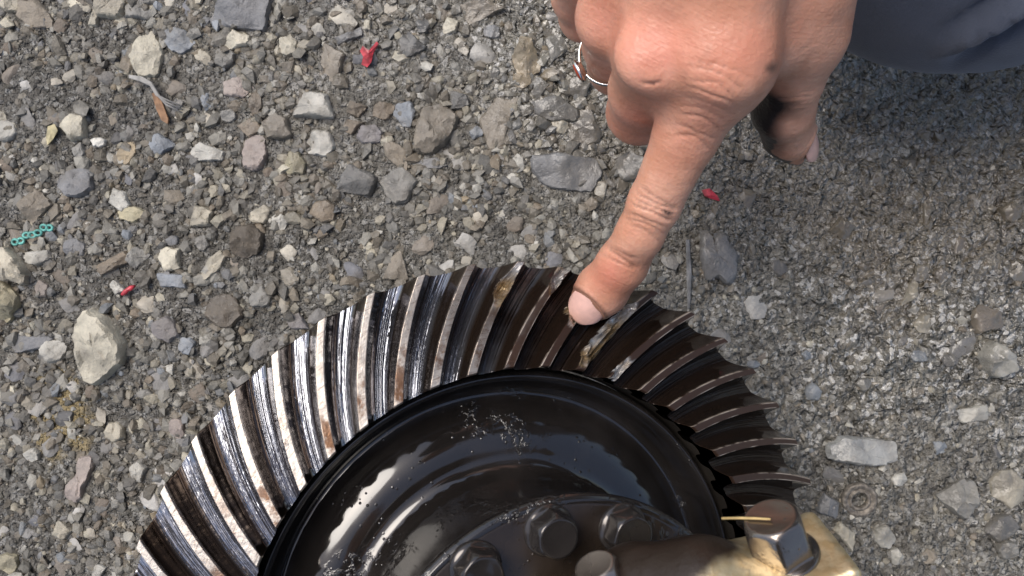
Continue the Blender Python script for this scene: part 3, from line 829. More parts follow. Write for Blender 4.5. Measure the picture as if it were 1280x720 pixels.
def tooth_mesh(dmg=None):
    sa = np.unique(np.concatenate([np.linspace(0, .085, 6), np.linspace(.09, .16, 9), np.linspace(.165, .5, 18)]))
    sa = np.concatenate([-sa[::-1], sa[1:]])
    ta = np.unique(np.concatenate([np.linspace(0, .02, 5), np.linspace(.02, .98, 54), np.linspace(.98, 1, 5)]))
    Sg, Tg = np.meshgrid(sa, ta, indexing='ij')
    P, chip = tooth_surface(Sg, Tg, dmg)
    e = 2e-3
    dS = tooth_surface(Sg + e, Tg, dmg)[0] - tooth_surface(Sg - e, Tg, dmg)[0]
    # wrap across the gap bottom: the profile is periodic
    out = np.abs(Sg) > 0.5 - 1e-6
    rad = P.copy(); rad[..., 2] = 0; rad /= np.linalg.norm(rad, axis=-1, keepdims=True)
    tan = np.stack([-rad[..., 1], rad[..., 0], np.zeros_like(Sg)], -1)
    dS[out] = tan[out]
    tl, th_ = np.clip(Tg - e, 0, 1), np.clip(Tg + e, 0, 1)
    dT = tooth_surface(Sg, th_, dmg)[0] - tooth_surface(Sg, tl, dmg)[0]
    N = np.cross(dT, dS); N /= np.linalg.norm(N, axis=-1, keepdims=True)
    N[N[..., 2] < 0] *= -1
    ns, nt = Sg.shape
    V = P.reshape(-1, 3); NN = N.reshape(-1, 3)
    i = np.arange(ns - 1)[:, None]; j = np.arange(nt - 1)[None]
    Fq = np.stack([i * nt + j, (i + 1) * nt + j, (i + 1) * nt + j + 1, i * nt + j + 1], -1).reshape(-1, 4)
    land = sstep(0.03, -0.015, np.abs(Sg) - (0.072 + 0.05 * Tg)) * (1 - chip)
    wl = 0.072 + 0.05 * Tg
    edge = np.exp(-((np.abs(Sg) - wl) / 0.014) ** 2) * (1 - chip)
    A = [Sg.ravel(), Tg.ravel(), land.ravel(), chip.ravel(), edge.ravel()]
    allV = [V]; allN = [NN]; allF = [Fq]; off = len(V)
    for end, (rr, hh, nr, nh) in ((0, (94.5, -20.0, 0.96, -0.25)), (-1, (71.2, -9.0, -0.98, 0.12))):
        top = P[:, end]; a = np.arctan2(top[:, 1], top[:, 0])
        bot = np.stack([rr * np.cos(a), rr * np.sin(a), np.full(ns, hh)], -1)
        nn = np.stack([nr * np.cos(a), nr * np.sin(a), np.full(ns, nh)], -1); nn /= np.linalg.norm(nn, axis=1, keepdims=True)
        allV += [top, bot]; allN += [nn, nn]
        k = np.arange(ns - 1)
        q = np.stack([off + k, off + k + 1, off + ns + k + 1, off + ns + k], -1)
        if end == -1: q = q[:, ::-1]
        allF.append(q); off += 2 * ns
        for m_, val in enumerate((np.tile(sa, 2), np.full(2 * ns, 0.0 if end == 0 else 1.0), np.zeros(2 * ns), np.zeros(2 * ns), np.zeros(2 * ns))):
            A[m_] = np.concatenate([A[m_], val])
    me = mesh_from('tooth', np.concatenate(allV), np.concatenate(allF))
    me.normals_split_custom_set_from_vertices(np.concatenate(allN).tolist())
    for nm, val in zip(('across', 'along', 'land', 'chip', 'edge'), A): attr(me, nm, val)
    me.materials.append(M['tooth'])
    return me
def nz(s, t, sd): return fbm(s * 9 + 3, t * 11 + 5, seed=sd, octs=3)
def facet(s, t, sd):
    return np.abs(vnoise(s * 7, t * 9, seed=sd)) * 0.5
DMG = {8: lambda s, t: 0.75 * np.exp(-((t - 0.24 + 0.1 * s) / 0.11) ** 2) * np.exp(-((s - 0.0) / 0.22) ** 4) + 0.22 * nz(s, t, 4) * np.exp(-((t - .22) / .16) ** 2),
       9: lambda s, t: sstep(0.30, 0.12, t + 0.5 * s + 0.05 * nz(s, t, 9)) * (0.55 + 0.3 * nz(s, t, 6)),
       10: lambda s, t: sstep(0.62, 0.40, t + 0.25 * s + 0.05 * nz(s, t, 2)) * (0.80 + 0.30 * nz(s, t, 8)),
       11: lambda s, t: sstep(0.20, 0.36, t + 0.5 * s) * sstep(0.99, 0.8, t) * (0.38 + 0.8 * facet(s, t, 31) - 0.9 * (s - 0.05)) + 0.1 * nz(s, t, 12) * sstep(.15, .3, t),
       12: lambda s, t: sstep(0.72, 0.86, t) * (0.18 + 0.4 * nz(s, t, 22))}
lat_V, lat_F = lathe([(94.5, -20), (94, -27), (76, -27), (70.6, -12), (70.9, -8.6), (71.6, -2.0), (94.0, -11.5), (94.6, -19)], 184, True)
gear = gear_child('ring_gear', mesh_from('ring_gear', lat_V, lat_F[:, ::-1], smooth=False), M['housing'])
std = tooth_mesh()
for k in range(NT_):
    me = tooth_mesh(DMG[k]) if k in DMG else std
    o = bpy.data.objects.new('tooth', me); COL.objects.link(o); o.parent = gear
    o.rotation_euler = (0, 0, PH0 - k * PITCH)
    if k in DMG: o['label'] = {8: 'chipped tooth with a dark pit near its outer end', 9: 'tooth with a golden broken outer corner', 10: 'broken tooth under the fingertip',
                              11: 'tooth with bright broken facets below the fingertip', 12: 'tooth with a chipped inner end'}[k]

# carrier case: lip, bowl, neck and bolted flange
pr = smooth_profile([(70.4, -16), (70.3, -7), (70.0, -4.6), (69.0, -3.2), (67.9, -3.6), (67.0, -6.0), (66.0, -10), (64.5, -13), (62.5, -14.0), (60.5, -13.0), (58, -10.5), (55, -8.2), (52, -6.8), (49, -6.1), (46, -5.6), (43.8, -4.4), (42.2, -2.0), (41.2, 2), (40.8, 10), (40.6, 30), (42.5, 32.3)], 6)
pr2 = [(46.6, 33.2), (47.5, 34.0), (47.9, 35.2), (47.8, 36.4), (47.2, 37.1), (46.2, 37.4), (40, 37.4), (18, 37.4), (14.4, 38.2), (14, 40), (14, 58), (12.5, 60), (0.02, 60)]
pv, pf = lathe(list(pr) + smooth_profile(pr2, 3).tolist(), 192)
case = gear_child('carrier_case', mesh_from('carrier_case', pv, pf), M['case'])
# bolts on the case flange
def hex_bolt(rf, rh, ht, top=True):
    seg = 72; th = np.arange(seg) * 2 * np.pi / seg
    hexr = 1 / np.cos(((th + math.pi / 6) % (math.pi / 3)) - math.pi / 6)      # across flats = 1
    rows = []
    def row(r, z): rows.append(np.stack([r * np.cos(th), r * np.sin(th), np.full(seg, z) if np.isscalar(z) else z], -1))
    c1 = np.ones(seg)
    row(c1 * rf, -0.5); row(c1 * rf, 0.9); row(c1 * rf * 0.97, 1.25); row(c1 * rf * 0.9, 1.5)
    row(np.minimum(hexr * rh, rf * .95), 1.9); row(hexr * rh * 0.99, 2.2); row(hexr * rh * 0.985, ht - 0.9 - (hexr - 1) * rh * 1.0)
    row(np.minimum(hexr * rh, rh * 1.02) * 0.95, ht - 0.25); row(c1 * rh * 0.9, ht); row(c1 * rh * 0.82, ht + 0.02); row(c1 * rh * 0.74, ht - 0.12); row(c1 * 0.02, ht - 0.15)
    V = np.concatenate(rows); n = len(rows)
    i = np.arange(n - 1)[:, None]; j = np.arange(seg)[None]; j2 = (j + 1) % seg
    Fq = np.stack([i * seg + j, i * seg + j2, (i + 1) * seg + j2, (i + 1) * seg + j], -1).reshape(-1, 4)
    return V, Fq
bv, bf = hex_bolt(6.0, 4.75, 6.8)
bm = mesh_from('flange_bolt', bv, bf); bm.materials.append(M['bolt'])
for k in range(14):
    a = math.radians(97.5) + k * 2 * math.pi / 14
    o = bpy.data.objects.new('flange_bolt', bm); COL.objects.link(o); o.parent = case
    o.location = (41.2 * math.cos(a) * U, 41.2 * math.sin(a) * U, 37.4 * U); o.rotation_euler = (0, 0, a * 3.1 + k)
fv, ff = lathe([(46.0, 37.5), (45.4, 37.75), (15.2, 37.75), (14.6, 38.2)], 128)
link('flange_face', mesh_from('flange_face', fv, ff), M['flange'], case)

# housing hidden under the gear, standing on the ground
fld = Field(np.arange(-95, 80, 2.5), np.arange(-200, 10, 2.5), np.arange(-4, 95, 2.5))
fld.group([('c', GC - 34 * GN, np.array([base[0], base[1], 22]), 46, 40), ('b', np.array([base[0], base[1], 10]), np.array([58, 50, 16]), None, 6),
           ('c', np.array([base[0], base[1], 20]), np.array([base[0] - 10, base[1] - 90, 22]), 24, 18)], 12, 4)
hp, hq = fld.mesh(); hp = relax(hp, hq, 1)
link('housing', mesh_from('housing', hp - base, hq), M['housing'], diff)

# bearing cap at the lower right with two bolts
A1 = px(978, 692, 178); A0 = px(757, 738, 180)
bax = np.array([-0.36, 0.86, 0.37]); bax /= np.linalg.norm(bax)
mid = px(850, 735, 172)
fld = Field(np.arange(0, 90, 0.9), np.arange(-110, -35, 0.9), np.arange(95, 190, 0.9))
zax = bax; xax = np.cross(np.array([0, 0, 1.0]), zax); xax /= np.linalg.norm(xax); yax = np.cross(zax, xax)
Rb = np.stack([xax, yax, zax], -1)
fld.group([('c', px(690, 800, 196), px(800, 742, 184), 7.5, 8.5), ('c', px(800, 742, 184), px(880, 736, 178), 8.5, 9), ('c', px(880, 736, 178), px(1000, 775, 178), 9, 9),
           ('b', A1 - 8.5 * bax, np.array([11.5, 10.5, 7.5]), Rb, 1.3), ('b', A0 - 8.5 * bax, np.array([9, 9, 7.5]), Rb, 2.2)], 7, 3)
cp, cq = fld.mesh(); cp = relax(cp, cq, 2)
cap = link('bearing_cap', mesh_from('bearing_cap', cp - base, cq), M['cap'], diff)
cb_v, cb_f = hex_bolt(7.0, 5.4, 10.5)
for (c_, sc) in ((A1, 1.05), (A0, 0.8)):
    tw = math.radians(44); Rz = np.array([[math.cos(tw), -math.sin(tw), 0], [math.sin(tw), math.cos(tw), 0], [0, 0, 1]])
    me = mesh_from('cap_bolt', (cb_v * sc) @ Rz.T @ Rb.T + (c_ - 1.2 * bax) - base, cb_f)
    link('cap_bolt', me, M['cap_bolt'], cap)
# straw lying over the cap bolt
def on_plane(u, v, c, n, lift):
    o_ = np.array([0, 0, H]); d_ = px(u, v, 1.0) - o_
    return o_ + d_ * (((c + n * lift - o_) @ n) / (d_ @ n))
tc = A1 + (10.5 * 1.05 - 1.2) * bax
tv, tf = tube([px(902, 648, 178), on_plane(925, 647.5, tc, bax, 0.3), on_plane(945, 648, tc, bax, 0.3), on_plane(963, 649, tc, bax, 0.3)], [0.26, 0.30, 0.28, 0.22], 6)
tag(link('straw', mesh_from('straw', tv, tf), M['straw']), 'thin golden straw lying across the bolt head beside the bearing cap', 'straw')

# ------------------------------------------------------------------ person: hand, arm, clothes
# hand bones: (u, v, depth, radius) in photo pixels / units
def B(u, v, d, r): return (px(u, v, d), r)
def chain(bs): return [('c', bs[i][0], bs[i + 1][0], bs[i][1], bs[i + 1][1]) for i in range(len(bs) - 1)]
wr = px(930, -330, 160)
index = [B(905, 78, 191, 9.9), B(858, 168, 205, 7.5), B(818, 255, 216, 6.4), B(800, 292, 221, 5.9), B(778, 330, 228, 6.4), B(752, 363, 236, 6.9), B(740, 376, 239.5, 5.6)]
middle = [B(822, 70, 197, 9.3), B(806, 112, 215, 8.6), B(799, 140, 231, 8.3), B(830, 95, 252, 7.5), B(850, 90, 250, 7.0)]
ring_f = [B(770, 22, 207, 9.0), B(766, 56, 226, 7.6), B(770, 83, 242, 7.6), B(800, 50, 260, 7.0), B(825, 40, 255, 6.5)]
pinky = [B(733, -40, 222, 8.2), B(722, -5, 240, 7.0), B(729, 22, 251, 6.6), B(760, 0, 266, 6.0), B(785, -5, 262, 5.6)]
thumb = [B(1000, -20, 198, 11.0), B(1003, 42, 206, 9.2), B(990, 95, 216, 7.9), B(979, 136, 226, 7.9), B(986, 168, 238, 6.9), B(993, 182, 242, 5.2)]
xs = np.concatenate([np.arange(-2, 96, 0.62)])
ys = np.concatenate([np.arange(-18, 78, 0.62), 78 + np.cumsum(0.62 * 1.05 ** np.arange(64))])
ys = ys[ys < 330]
zs = np.concatenate([np.arange(76, 176, 0.62), 176 + np.cumsum(0.62 * 1.06 ** np.arange(42))])
fh = Field(xs, ys, zs)
mc = lambda b, w: ('c', b[0], w, b[1] * 1.02, 13.5)
palm = [mc(index[0], wr + np.array([4, 0, -2])), mc(middle[0], wr + np.array([0, 0, 0])), mc(ring_f[0], wr + np.array([-6, 0, -5])), mc(pinky[0], wr + np.array([-12, 0, -12])),
        ('c', thumb[0][0], wr + np.array([6, -4, -10]), 11, 13), ('c', thumb[1][0], thumb[0][0], 9.2, 11),
        ('c', px(960, 40, 200), px(930, -80, 190), 10, 12), ('c', px(840, 10, 215), wr + np.array([0, 0, -8]), 11, 14)]
fh.group(palm, 7, 0)
fh.group([('c', wr, px(1010, -900, 110) * 1.0, 17, 24), ('c', wr + np.array([-8, 0, -6]), px(1000, -900, 118), 15, 22)], 8, 10)
fh.group(chain(thumb[1:]), 1.5, 6)
fh.group(chain(index), 2.0, 7)
fh.group(chain(middle), 2.0, 3.2)
fh.group(chain(ring_f), 2.0, 2.6)
fh.group(chain(pinky), 2.0, 2.6)
# knuckle bumps
fh.group([('e', px(818, 72, 189), np.array([8.5, 7.5, 5.0]), None)], 1, 5)
fh.group([('e', px(905, 70, 183), np.array([8.0, 8.5, 4.0]), None)], 1, 6)
hp, hq = fh.mesh()
hp = relax(hp, hq, 2, 0.5)
hn = vnormals(hp, hq)
# creases: (u, v, depth of the joint, direction pixel vector along finger, half width units, wavelength, count, amplitude)
def project(P):
    d = H - P[:, 2]
    return 640 + F * P[:, 0] / d, 360 - F * P[:, 1] / d
pu, pv_ = project(hp)
facing = np.clip(hn[:, 2] * 1.4, 0, 1)
disp = np.zeros(len(hp))
def crease(u, v, du, dv, halfw, amp, width, bow=0.0, wob=0.0, sd=0):
    """one skin crease: line through (u,v) perpendicular to finger direction (du,dv) in pixels"""
    L = math.hypot(du, dv); du, dv = du / L, dv / L
    al = (pu - u) * du + (pv_ - v) * dv; ac = -(pu - u) * dv + (pv_ - v) * du
    al = al - bow * (ac / halfw) ** 2 + wob * vnoise(ac / 26.0, np.full_like(ac, sd * 3.7), seed=sd)
    return -amp * np.exp(-(al / width) ** 2) * sstep(halfw, halfw * 0.6, np.abs(ac)) * facing
for k, (o_, a_) in enumerate(((-15, .22), (-9, .30), (-3, .26), (4, .38), (13, .30), (21, .22), (29, .15))):      # second joint
    disp += crease(815 - o_ * .42, 262 + o_ * .9, -.42, .9, 36, a_ * 1.7, 1.5, 4.0 * (1 if k > 3 else -1), 3.0, k + 1)
for k, (o_, a_) in enumerate(((-7, .16), (0, .34), (6, .22))):                                                       # first joint
    disp += crease(772 - o_ * .5, 320 + o_ * .86, -.5, .86, 34, a_ * 1.6, 1.4, -3.0, 3.0, k + 11)
for k in range(9):                                                                                                    # knuckle folds at the base of the index finger
    disp += crease(904 - k * 4.5, 82 + k * 11.5, -.38, .92, 46 - k * 2, 0.36 + .2 * (k in (3, 4, 6)), 1.6, 7.0, 5.0, k + 21)
for k, (o_, a_) in enumerate(((-6, .2), (0, .34), (6, .3), (13, .2))):                                                # thumb joint
    disp += crease(992 + o_ * .05, 122 + o_, .12, 1, 30, a_, 2.0, -2.0, 3.0, k + 41)
for k, (o_, a_) in enumerate(((0, .25), (7, .2))):
    disp += crease(790 + o_, 158 + o_, -.5, .86, 30, a_, 1.8, 2, 2, k + 51)
# crease under the middle knuckle, cut
disp += crease(815, 104, .1, 1, 16, .5, 2.0, -3.0, 2.0, 61)
# tendons and fine skin relief over the back of the hand
handback = sstep(130, 60, pv_) * facing
disp += handback * (0.38 * fbm(pu / 40, pv_ / 60, seed=5, octs=2) + 0.06 * fbm(pu / 9, pv_ / 9, seed=8, octs=2))
disp += 0.06 * fbm(hp[:, 0] / 1.6, hp[:, 1] / 1.6, hp[:, 2] / 1.6, seed=15, octs=2) * (pv_ > -60)
# nail beds
def frame_of(c, axis, up):
    t = np.array(axis, float); t /= np.linalg.norm(t)
    n = np.array(up, float); n -= t * (n @ t); n /= np.linalg.norm(n)
    return np.array(c), t, n, np.cross(t, n)
itip = frame_of(px(742, 373, 238.5), px(740, 378, 240) - px(768, 342, 231), (-0.22, -0.10, 1))
ttip = frame_of(px(995, 180, 241), px(996, 186, 243) - px(984, 142, 228), (0.72, -0.1, 0.66))
rims = []
for (c, t, n, l), (sw, sl_, R_) in ((itip, (5.3, 5.4, 6.6)), (ttip, (4.2, 6.0, 5.6))):
    q = hp - c; a = q @ t; w_ = q @ l; up = q @ n
    rr = np.sqrt((w_ / sw) ** 2 + (a / sl_) ** 2)
    m = (up > 0) & (np.linalg.norm(q, axis=1) < 14)
    rims.append(np.where(m, np.exp(-((rr - 1.1) / 0.09) ** 2), 0))
    disp += np.where(m, -0.55 * sstep(1.02, 0.85, rr) + 0.35 * np.exp(-((rr - 1.12) / 0.10) ** 2) * (a < sl_ * .55), 0)
hp = hp + hn * disp[:, None]
# stains and redness
def spot(u, v, su, sv, ang=0, p=2):
    c_, s_ = math.cos(math.radians(ang)), math.sin(math.radians(ang))
    a = ((pu - u) * c_ + (pv_ - v) * s_) / su; b_ = (-(pu - u) * s_ + (pv_ - v) * c_) / sv
    return np.exp(-(np.abs(a) ** p + np.abs(b_) ** p))
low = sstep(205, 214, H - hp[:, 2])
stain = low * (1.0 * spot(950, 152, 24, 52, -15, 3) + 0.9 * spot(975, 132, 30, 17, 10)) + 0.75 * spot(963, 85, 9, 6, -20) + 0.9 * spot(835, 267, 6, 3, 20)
stain += 0.6 * spot(816, 105, 4, 1.4, 20) + 0.22 * spot(800, 330, 18, 30, 30) + 0.3 * spot(778, 315, 26, 3.0, 30) + 0.16 * spot(720, 350, 14, 20, 0)
stain += 0.30 * spot(770, 385, 16, 18, 0) * (hn[:, 2] < .6)
stain *= (H - hp[:, 2] > 150)
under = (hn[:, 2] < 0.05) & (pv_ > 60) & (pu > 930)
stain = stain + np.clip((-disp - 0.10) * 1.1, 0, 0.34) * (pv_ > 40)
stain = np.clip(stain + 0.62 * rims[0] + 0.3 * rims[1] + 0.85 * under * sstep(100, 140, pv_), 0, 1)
red = 0.8 * spot(815, 60, 45, 40) + 0.45 * spot(920, 60, 60, 40) + 0.7 * spot(762, 345, 26, 22, 30) + 0.5 * spot(790, 150, 40, 30) + 0.5 * spot(750, 20, 40, 40) + 0.35 * spot(880, 150, 30, 60, 25)
red = np.clip(red, 0, 1)
person = empty('person', (180, 330, 0))
PB = np.array([180, 330, 0.0])
tag(person, 'kneeling person in dark blue trousers pointing an index finger at the gear', 'person')
bmesh_ = mesh_from('body', hp - PB, hq)
attr(bmesh_, 'stain', stain); attr(bmesh_, 'red', red)
attr(bmesh_, 'fold_along', np.where(pu > 940 + 0.5 * (60 - pv_), pv_, -.42 * pu + .9 * pv_)); attr(bmesh_, 'fold_across', np.where(pu > 940 + 0.5 * (60 - pv_), pu, .9 * pu + .42 * pv_))
body = link('body', bmesh_, M['skin'], person)
def nail(fr, sw, sl_, R_, off, name='fingernail'):
    c, t, n, l = fr; V = []; nu, nv = 15, 17
    for layer in (0, 1):
        for i in range(nv):
            a = -1 + 2 * i / (nv - 1)
            for j in range(nu):
                b_ = -1 + 2 * j / (nu - 1)
                # squircle domain
                k = (1 - abs(a) ** 3.2 * 0.42) ; kb = (1 - abs(b_) ** 3 * 0.22)
                w_ = b_ * sw * k; s_ = a * sl_ * kb
                dome = math.sqrt(max(R_ ** 2 - w_ ** 2, 0.1)) + off - 0.018 * s_ ** 2 * (1 if s_ > 0 else 0.6) - (0.45 if layer else 0)
                V.append(c + l * w_ + t * s_ + n * dome)
    Fs = []; N_ = nu * nv
    for i in range(nv - 1):
        for j in range(nu - 1):
            a = i * nu + j; Fs.append((a, a + 1, a + nu + 1, a + nu)); Fs.append((N_ + a + nu, N_ + a + nu + 1, N_ + a + 1, N_ + a))
    rim = [j for j in range(nu)] + [i * nu + nu - 1 for i in range(1, nv)] + [(nv - 1) * nu + j for j in range(nu - 2, -1, -1)] + [i * nu for i in range(nv - 2, 0, -1)]
    for a, b_ in zip(rim, rim[1:] + rim[:1]): Fs.append((b_, a, N_ + a, N_ + b_))
    return link(name, mesh_from(name, np.array(V) - PB, Fs), M['nail'], body)
nail(itip, 5.1, 5.15, 6.3, 0.45)
nail(ttip, 3.9, 5.6, 5.6, 0.2)

# silver ring with a red stone on the ring finger
rc = px(763, 68, 233); rax = px(768, 75, 238) - px(766, 56, 226); rax /= np.linalg.norm(rax)
ra = np.cross(rax, [0, 0, 1.0]); 
if np.linalg.norm(ra) < 0.1: ra = np.array([1.0, 0, 0])
ra = np.array([1.0, 0, 0]) - rax * rax[0]; ra /= np.linalg.norm(ra); rb = np.cross(rax, ra)
Vr = []; seg, sg2 = 72, 8
for i in range(seg):
    t = 2 * math.pi * i / seg; d = ra * math.cos(t) + rb * math.sin(t)
    for j in range(sg2):
        s_ = 2 * math.pi * j / sg2
        Vr.append(rc + d * (8.3 + 0.42 * math.cos(s_)) + rax * 0.8 * math.sin(s_))
Fr = [(i * sg2 + j, ((i + 1) % seg) * sg2 + j, ((i + 1) % seg) * sg2 + (j + 1) % sg2, i * sg2 + (j + 1) % sg2) for i in range(seg) for j in range(sg2)]
fring = link('finger_ring', mesh_from('finger_ring', np.array(Vr) - PB, Fr), M['silver'], person)
bd = px(727, 86, 233) - rc; bd -= rax * (bd @ rax); bd /= np.linalg.norm(bd); bl = np.cross(rax, bd)
def loz(c, ex, ey, ez, n, levels):
    V = []; 
    for (sc, z) in levels:
        for k in range(n):
            a = 2 * math.pi * k / n
            V.append(c + (ex * math.cos(a) + ey * math.sin(a)) * sc + ez * z)
    m = len(levels); Fs = [tuple(range(n - 1, -1, -1)), tuple((m - 1) * n + k for k in range(n))]
    for i in range(m - 1):
        for k in range(n): Fs.append((i * n + k, i * n + (k + 1) % n, (i + 1) * n + (k + 1) % n, (i + 1) * n + k))
    return V, Fs
bc_ = rc + bd * 8.2
v_, f_ = loz(bc_, bl * 3.4, rax * 2.8, bd, 20, [(0.6, -0.3), (0.95, 0.8), (1.0, 1.6), (0.86, 1.7), (0.84, 1.2)])
link('bezel', mesh_from('bezel', np.array(v_) - PB, f_), M['silver'], fring)
v_, f_ = loz(bc_, bl * 2.7, rax * 2.1, bd, 20, [(1.0, 1.0), (1.0, 1.5), (0.8, 1.9), (0.45, 2.1)])
link('gem', mesh_from('gem', np.array(v_) - PB, f_), M['gem'], fring)

# trousers: kneeling leg (seen at the top right) and the other bent leg, hips
fx = np.concatenate([np.arange(60, 245, 2.2), np.arange(246, 480, 7)])
fy = np.concatenate([np.arange(20, 150, 2.2), np.arange(152, 620, 7)])
fz = np.concatenate([np.arange(-8, 120, 2.2), np.arange(122, 520, 7)])
ft = Field(fx, fy, fz)
kn = px(1146, -110, 262)
ft.group([('c', kn, px(1330, -152, 252), 40, 44), ('c', px(1180, -120, 262), np.array([150, 480, 50]), 44, 34), ('c', px(1250, -140, 250), np.array([150, 400, 300]), 48, 78)], 14, 0)
ft.group([('c', np.array([240, 430, 290]), np.array([330, 170, 400]), 78, 56), ('c', np.array([330, 170, 400]), np.array([345, 215, 40]), 54, 38), ('e', np.array([195, 440, 300]), np.array([120, 90, 90]), None)], 20, 12)
tp, tq = ft.mesh(); tp = relax(tp, tq, 3)
tn = vnormals(tp, tq)
tu, tv_ = project(tp)
nearm = sstep(150, 110, tp[:, 1])
fold = 0
for k, (cx_, cy_, w_, a_) in enumerate(((1215, 42, 7, 2.0), (1232, 56, 5, -1.4), (1205, 22, 6, -1.2), (1250, 25, 8, 1.2))):
    al = (tu - cx_) * 0.83 - (tv_ - cy_) * 0.55; ac = (tu - cx_) * 0.55 + (tv_ - cy_) * 0.83
    fold = fold + 2.0 * a_ * np.exp(-(ac / w_) ** 2) * sstep(-70, 0, al)
tp = tp + tn * (nearm * (fold + 0.8 * fbm(tp[:, 0] / 16, tp[:, 1] / 16, tp[:, 2] / 16, seed=41)) )[:, None]
link('trousers', mesh_from('trousers', tp - PB, tq), M['cloth'], person)
# shirt: torso, both arms
st_ = Field(np.arange(-60, 440, 8.0), np.arange(40, 520, 8.0), np.arange(180, 860, 8.0))
st_.group([('c', np.array([195, 430, 330]), np.array([190, 330, 600]), 105, 105), ('c', np.array([100, 290, 660]), np.array([280, 300, 660]), 62, 62),
           ('c', np.array([80, 280, 650]), np.array([45, 380, 400]), 52, 40), ('c', np.array([45, 380, 400]), px(1000, -720, 128), 38, 29),
           ('c', np.array([300, 290, 650]), np.array([370, 260, 470]), 50, 40), ('c', np.array([370, 260, 470]), np.array([340, 150, 455]), 36, 28)], 25, 0)
sp, sq = st_.mesh(); sp = relax(sp, sq, 2)
link('shirt', mesh_from('shirt', sp - PB, sq), M['shirt'], person)
# head with face, and hair
hc = np.array([180, 235, 800.0])
fd = np.array([-0.25, -0.55, -0.8]); fd /= np.linalg.norm(fd)           # looks down at the gear
hu = np.array([-0.1, -0.78, 0.6]); hu -= fd * (hu @ fd); hu /= np.linalg.norm(hu); hl = np.cross(hu, fd)
def hd(a, b_, c_): return hc + hl * a + fd * b_ + hu * c_
hR = np.stack([hl, fd, hu], -1)
he = Field(np.arange(60, 300, 4.0), np.arange(100, 380, 4.0), np.arange(650, 930, 4.0))
he.group([('e', hd(0, 0, 15), np.array([66, 82, 80]), hR), ('e', hd(0, 22, -45), np.array([50, 55, 55]), hR), ('c', hd(0, -15, -40), np.array([190, 330, 690]), 46, 50)], 25, 0)
he.group([('c', hd(0, 78, 5), hd(0, 98, -22), 7, 12), ('c', hd(-28, 72, 14), hd(28, 72, 14), 9, 9), ('c', hd(-16, 78, -52), hd(16, 78, -52), 6, 6), ('e', hd(0, 64, -82), np.array([24, 18, 16]), hR),
          ('e', hd(66, -5, -10), np.array([8, 16, 26]), hR), ('e', hd(-66, -5, -10), np.array([8, 16, 26]), hR)], 5, 8)
ep, eq = he.mesh(); ep = relax(ep, eq, 1)
hm = mesh_from('head', ep - PB, eq)
link('head', hm, M['skin'], person)
ha = Field(np.arange(60, 300, 5.0), np.arange(80, 380, 5.0), np.arange(650, 950, 5.0))
ha.group([('e', hd(0, -16, 28), np.array([73, 82, 80]), hR)], 1, 0)
ap, aq = ha.mesh(); link('hair', mesh_from('hair', ap - PB, aq), M['hair'], person)
for (c_, d_) in ((np.array([150, 500, 22.0]), np.array([0, 60, -4.0])), (np.array([345, 225, 22.0]), np.array([0, -130, -2.0]))):
    sh = Field(np.arange(c_[0] - 60, c_[0] + 60, 4.0), np.arange(c_[1] - 200, c_[1] + 130, 4.0), np.arange(-4, 80, 4.0))
    sh.group([('c', c_, c_ + d_, 32, 25), ('b', c_ + d_ * .5 + np.array([0, 0, -15]), np.array([32, abs(d_[1]) * .5 + 30, 7]), None, 5)], 6, 0)
    p_, q_ = sh.mesh(); link('shoe', mesh_from('shoe', relax(p_, q_, 1) - PB, q_), M['shoe'], person)

# unseen second person, added so the oily metal reflects something dark
QB = np.array([90, -470, 0.0]); added_person = empty('person', QB)
tag(added_person, 'unseen second person in dark clothes, added to darken the reflections in the gear', 'person')
f2 = Field(np.arange(-160, 360, 9.0), np.arange(-760, -150, 9.0), np.arange(-10, 560, 9.0))
f2.group([('c', np.array([30, -560, 330]), np.array([-40, -330, 400]), 80, 58), ('c', np.array([-40, -330, 400]), np.array([-60, -400, 40]), 56, 38),
          ('c', np.array([150, -560, 330]), np.array([240, -300, 400]), 80, 58), ('c', np.array([240, -300, 400]), np.array([260, -350, 40]), 56, 38), ('e', np.array([90, -580, 340]), np.array([125, 95, 95]), None)], 20, 0)
p_, q_ = f2.mesh(); link('trousers', mesh_from('trousers', relax(p_, q_, 2) - QB, q_), M['shirt'], added_person)
f3 = Field(np.arange(-220, 420, 9.0), np.arange(-760, -60, 9.0), np.arange(250, 900, 9.0))
f3.group([('c', np.array([90, -580, 370]), np.array([90, -330, 680]), 108, 112), ('c', np.array([-50, -300, 710]), np.array([230, -300, 710]), 64, 64),
          ('c', np.array([-70, -300, 700]), np.array([-150, -400, 520]), 52, 42), ('c', np.array([-150, -400, 520]), np.array([-45, -330, 455]), 40, 30),
          ('c', np.array([250, -300, 700]), np.array([330, -380, 520]), 52, 42), ('c', np.array([330, -380, 520]), np.array([245, -300, 455]), 40, 30)], 25, 0)
p_, q_ = f3.mesh(); link('shirt', mesh_from('shirt', relax(p_, q_, 2) - QB, q_), M['shirt'], added_person)
sh_ = np.array([85, -185, 815.0]) - hc
link('head', mesh_from('head', (ep - hc) @ np.diag([-1.0, -1.0, 1.0]) + hc + sh_ - QB, eq), M['skin'], added_person)
link('hair', mesh_from('hair', (ap - hc) @ np.diag([-1.0, -1.0, 1.0]) + hc + sh_ - QB, aq), M['hair'], added_person)
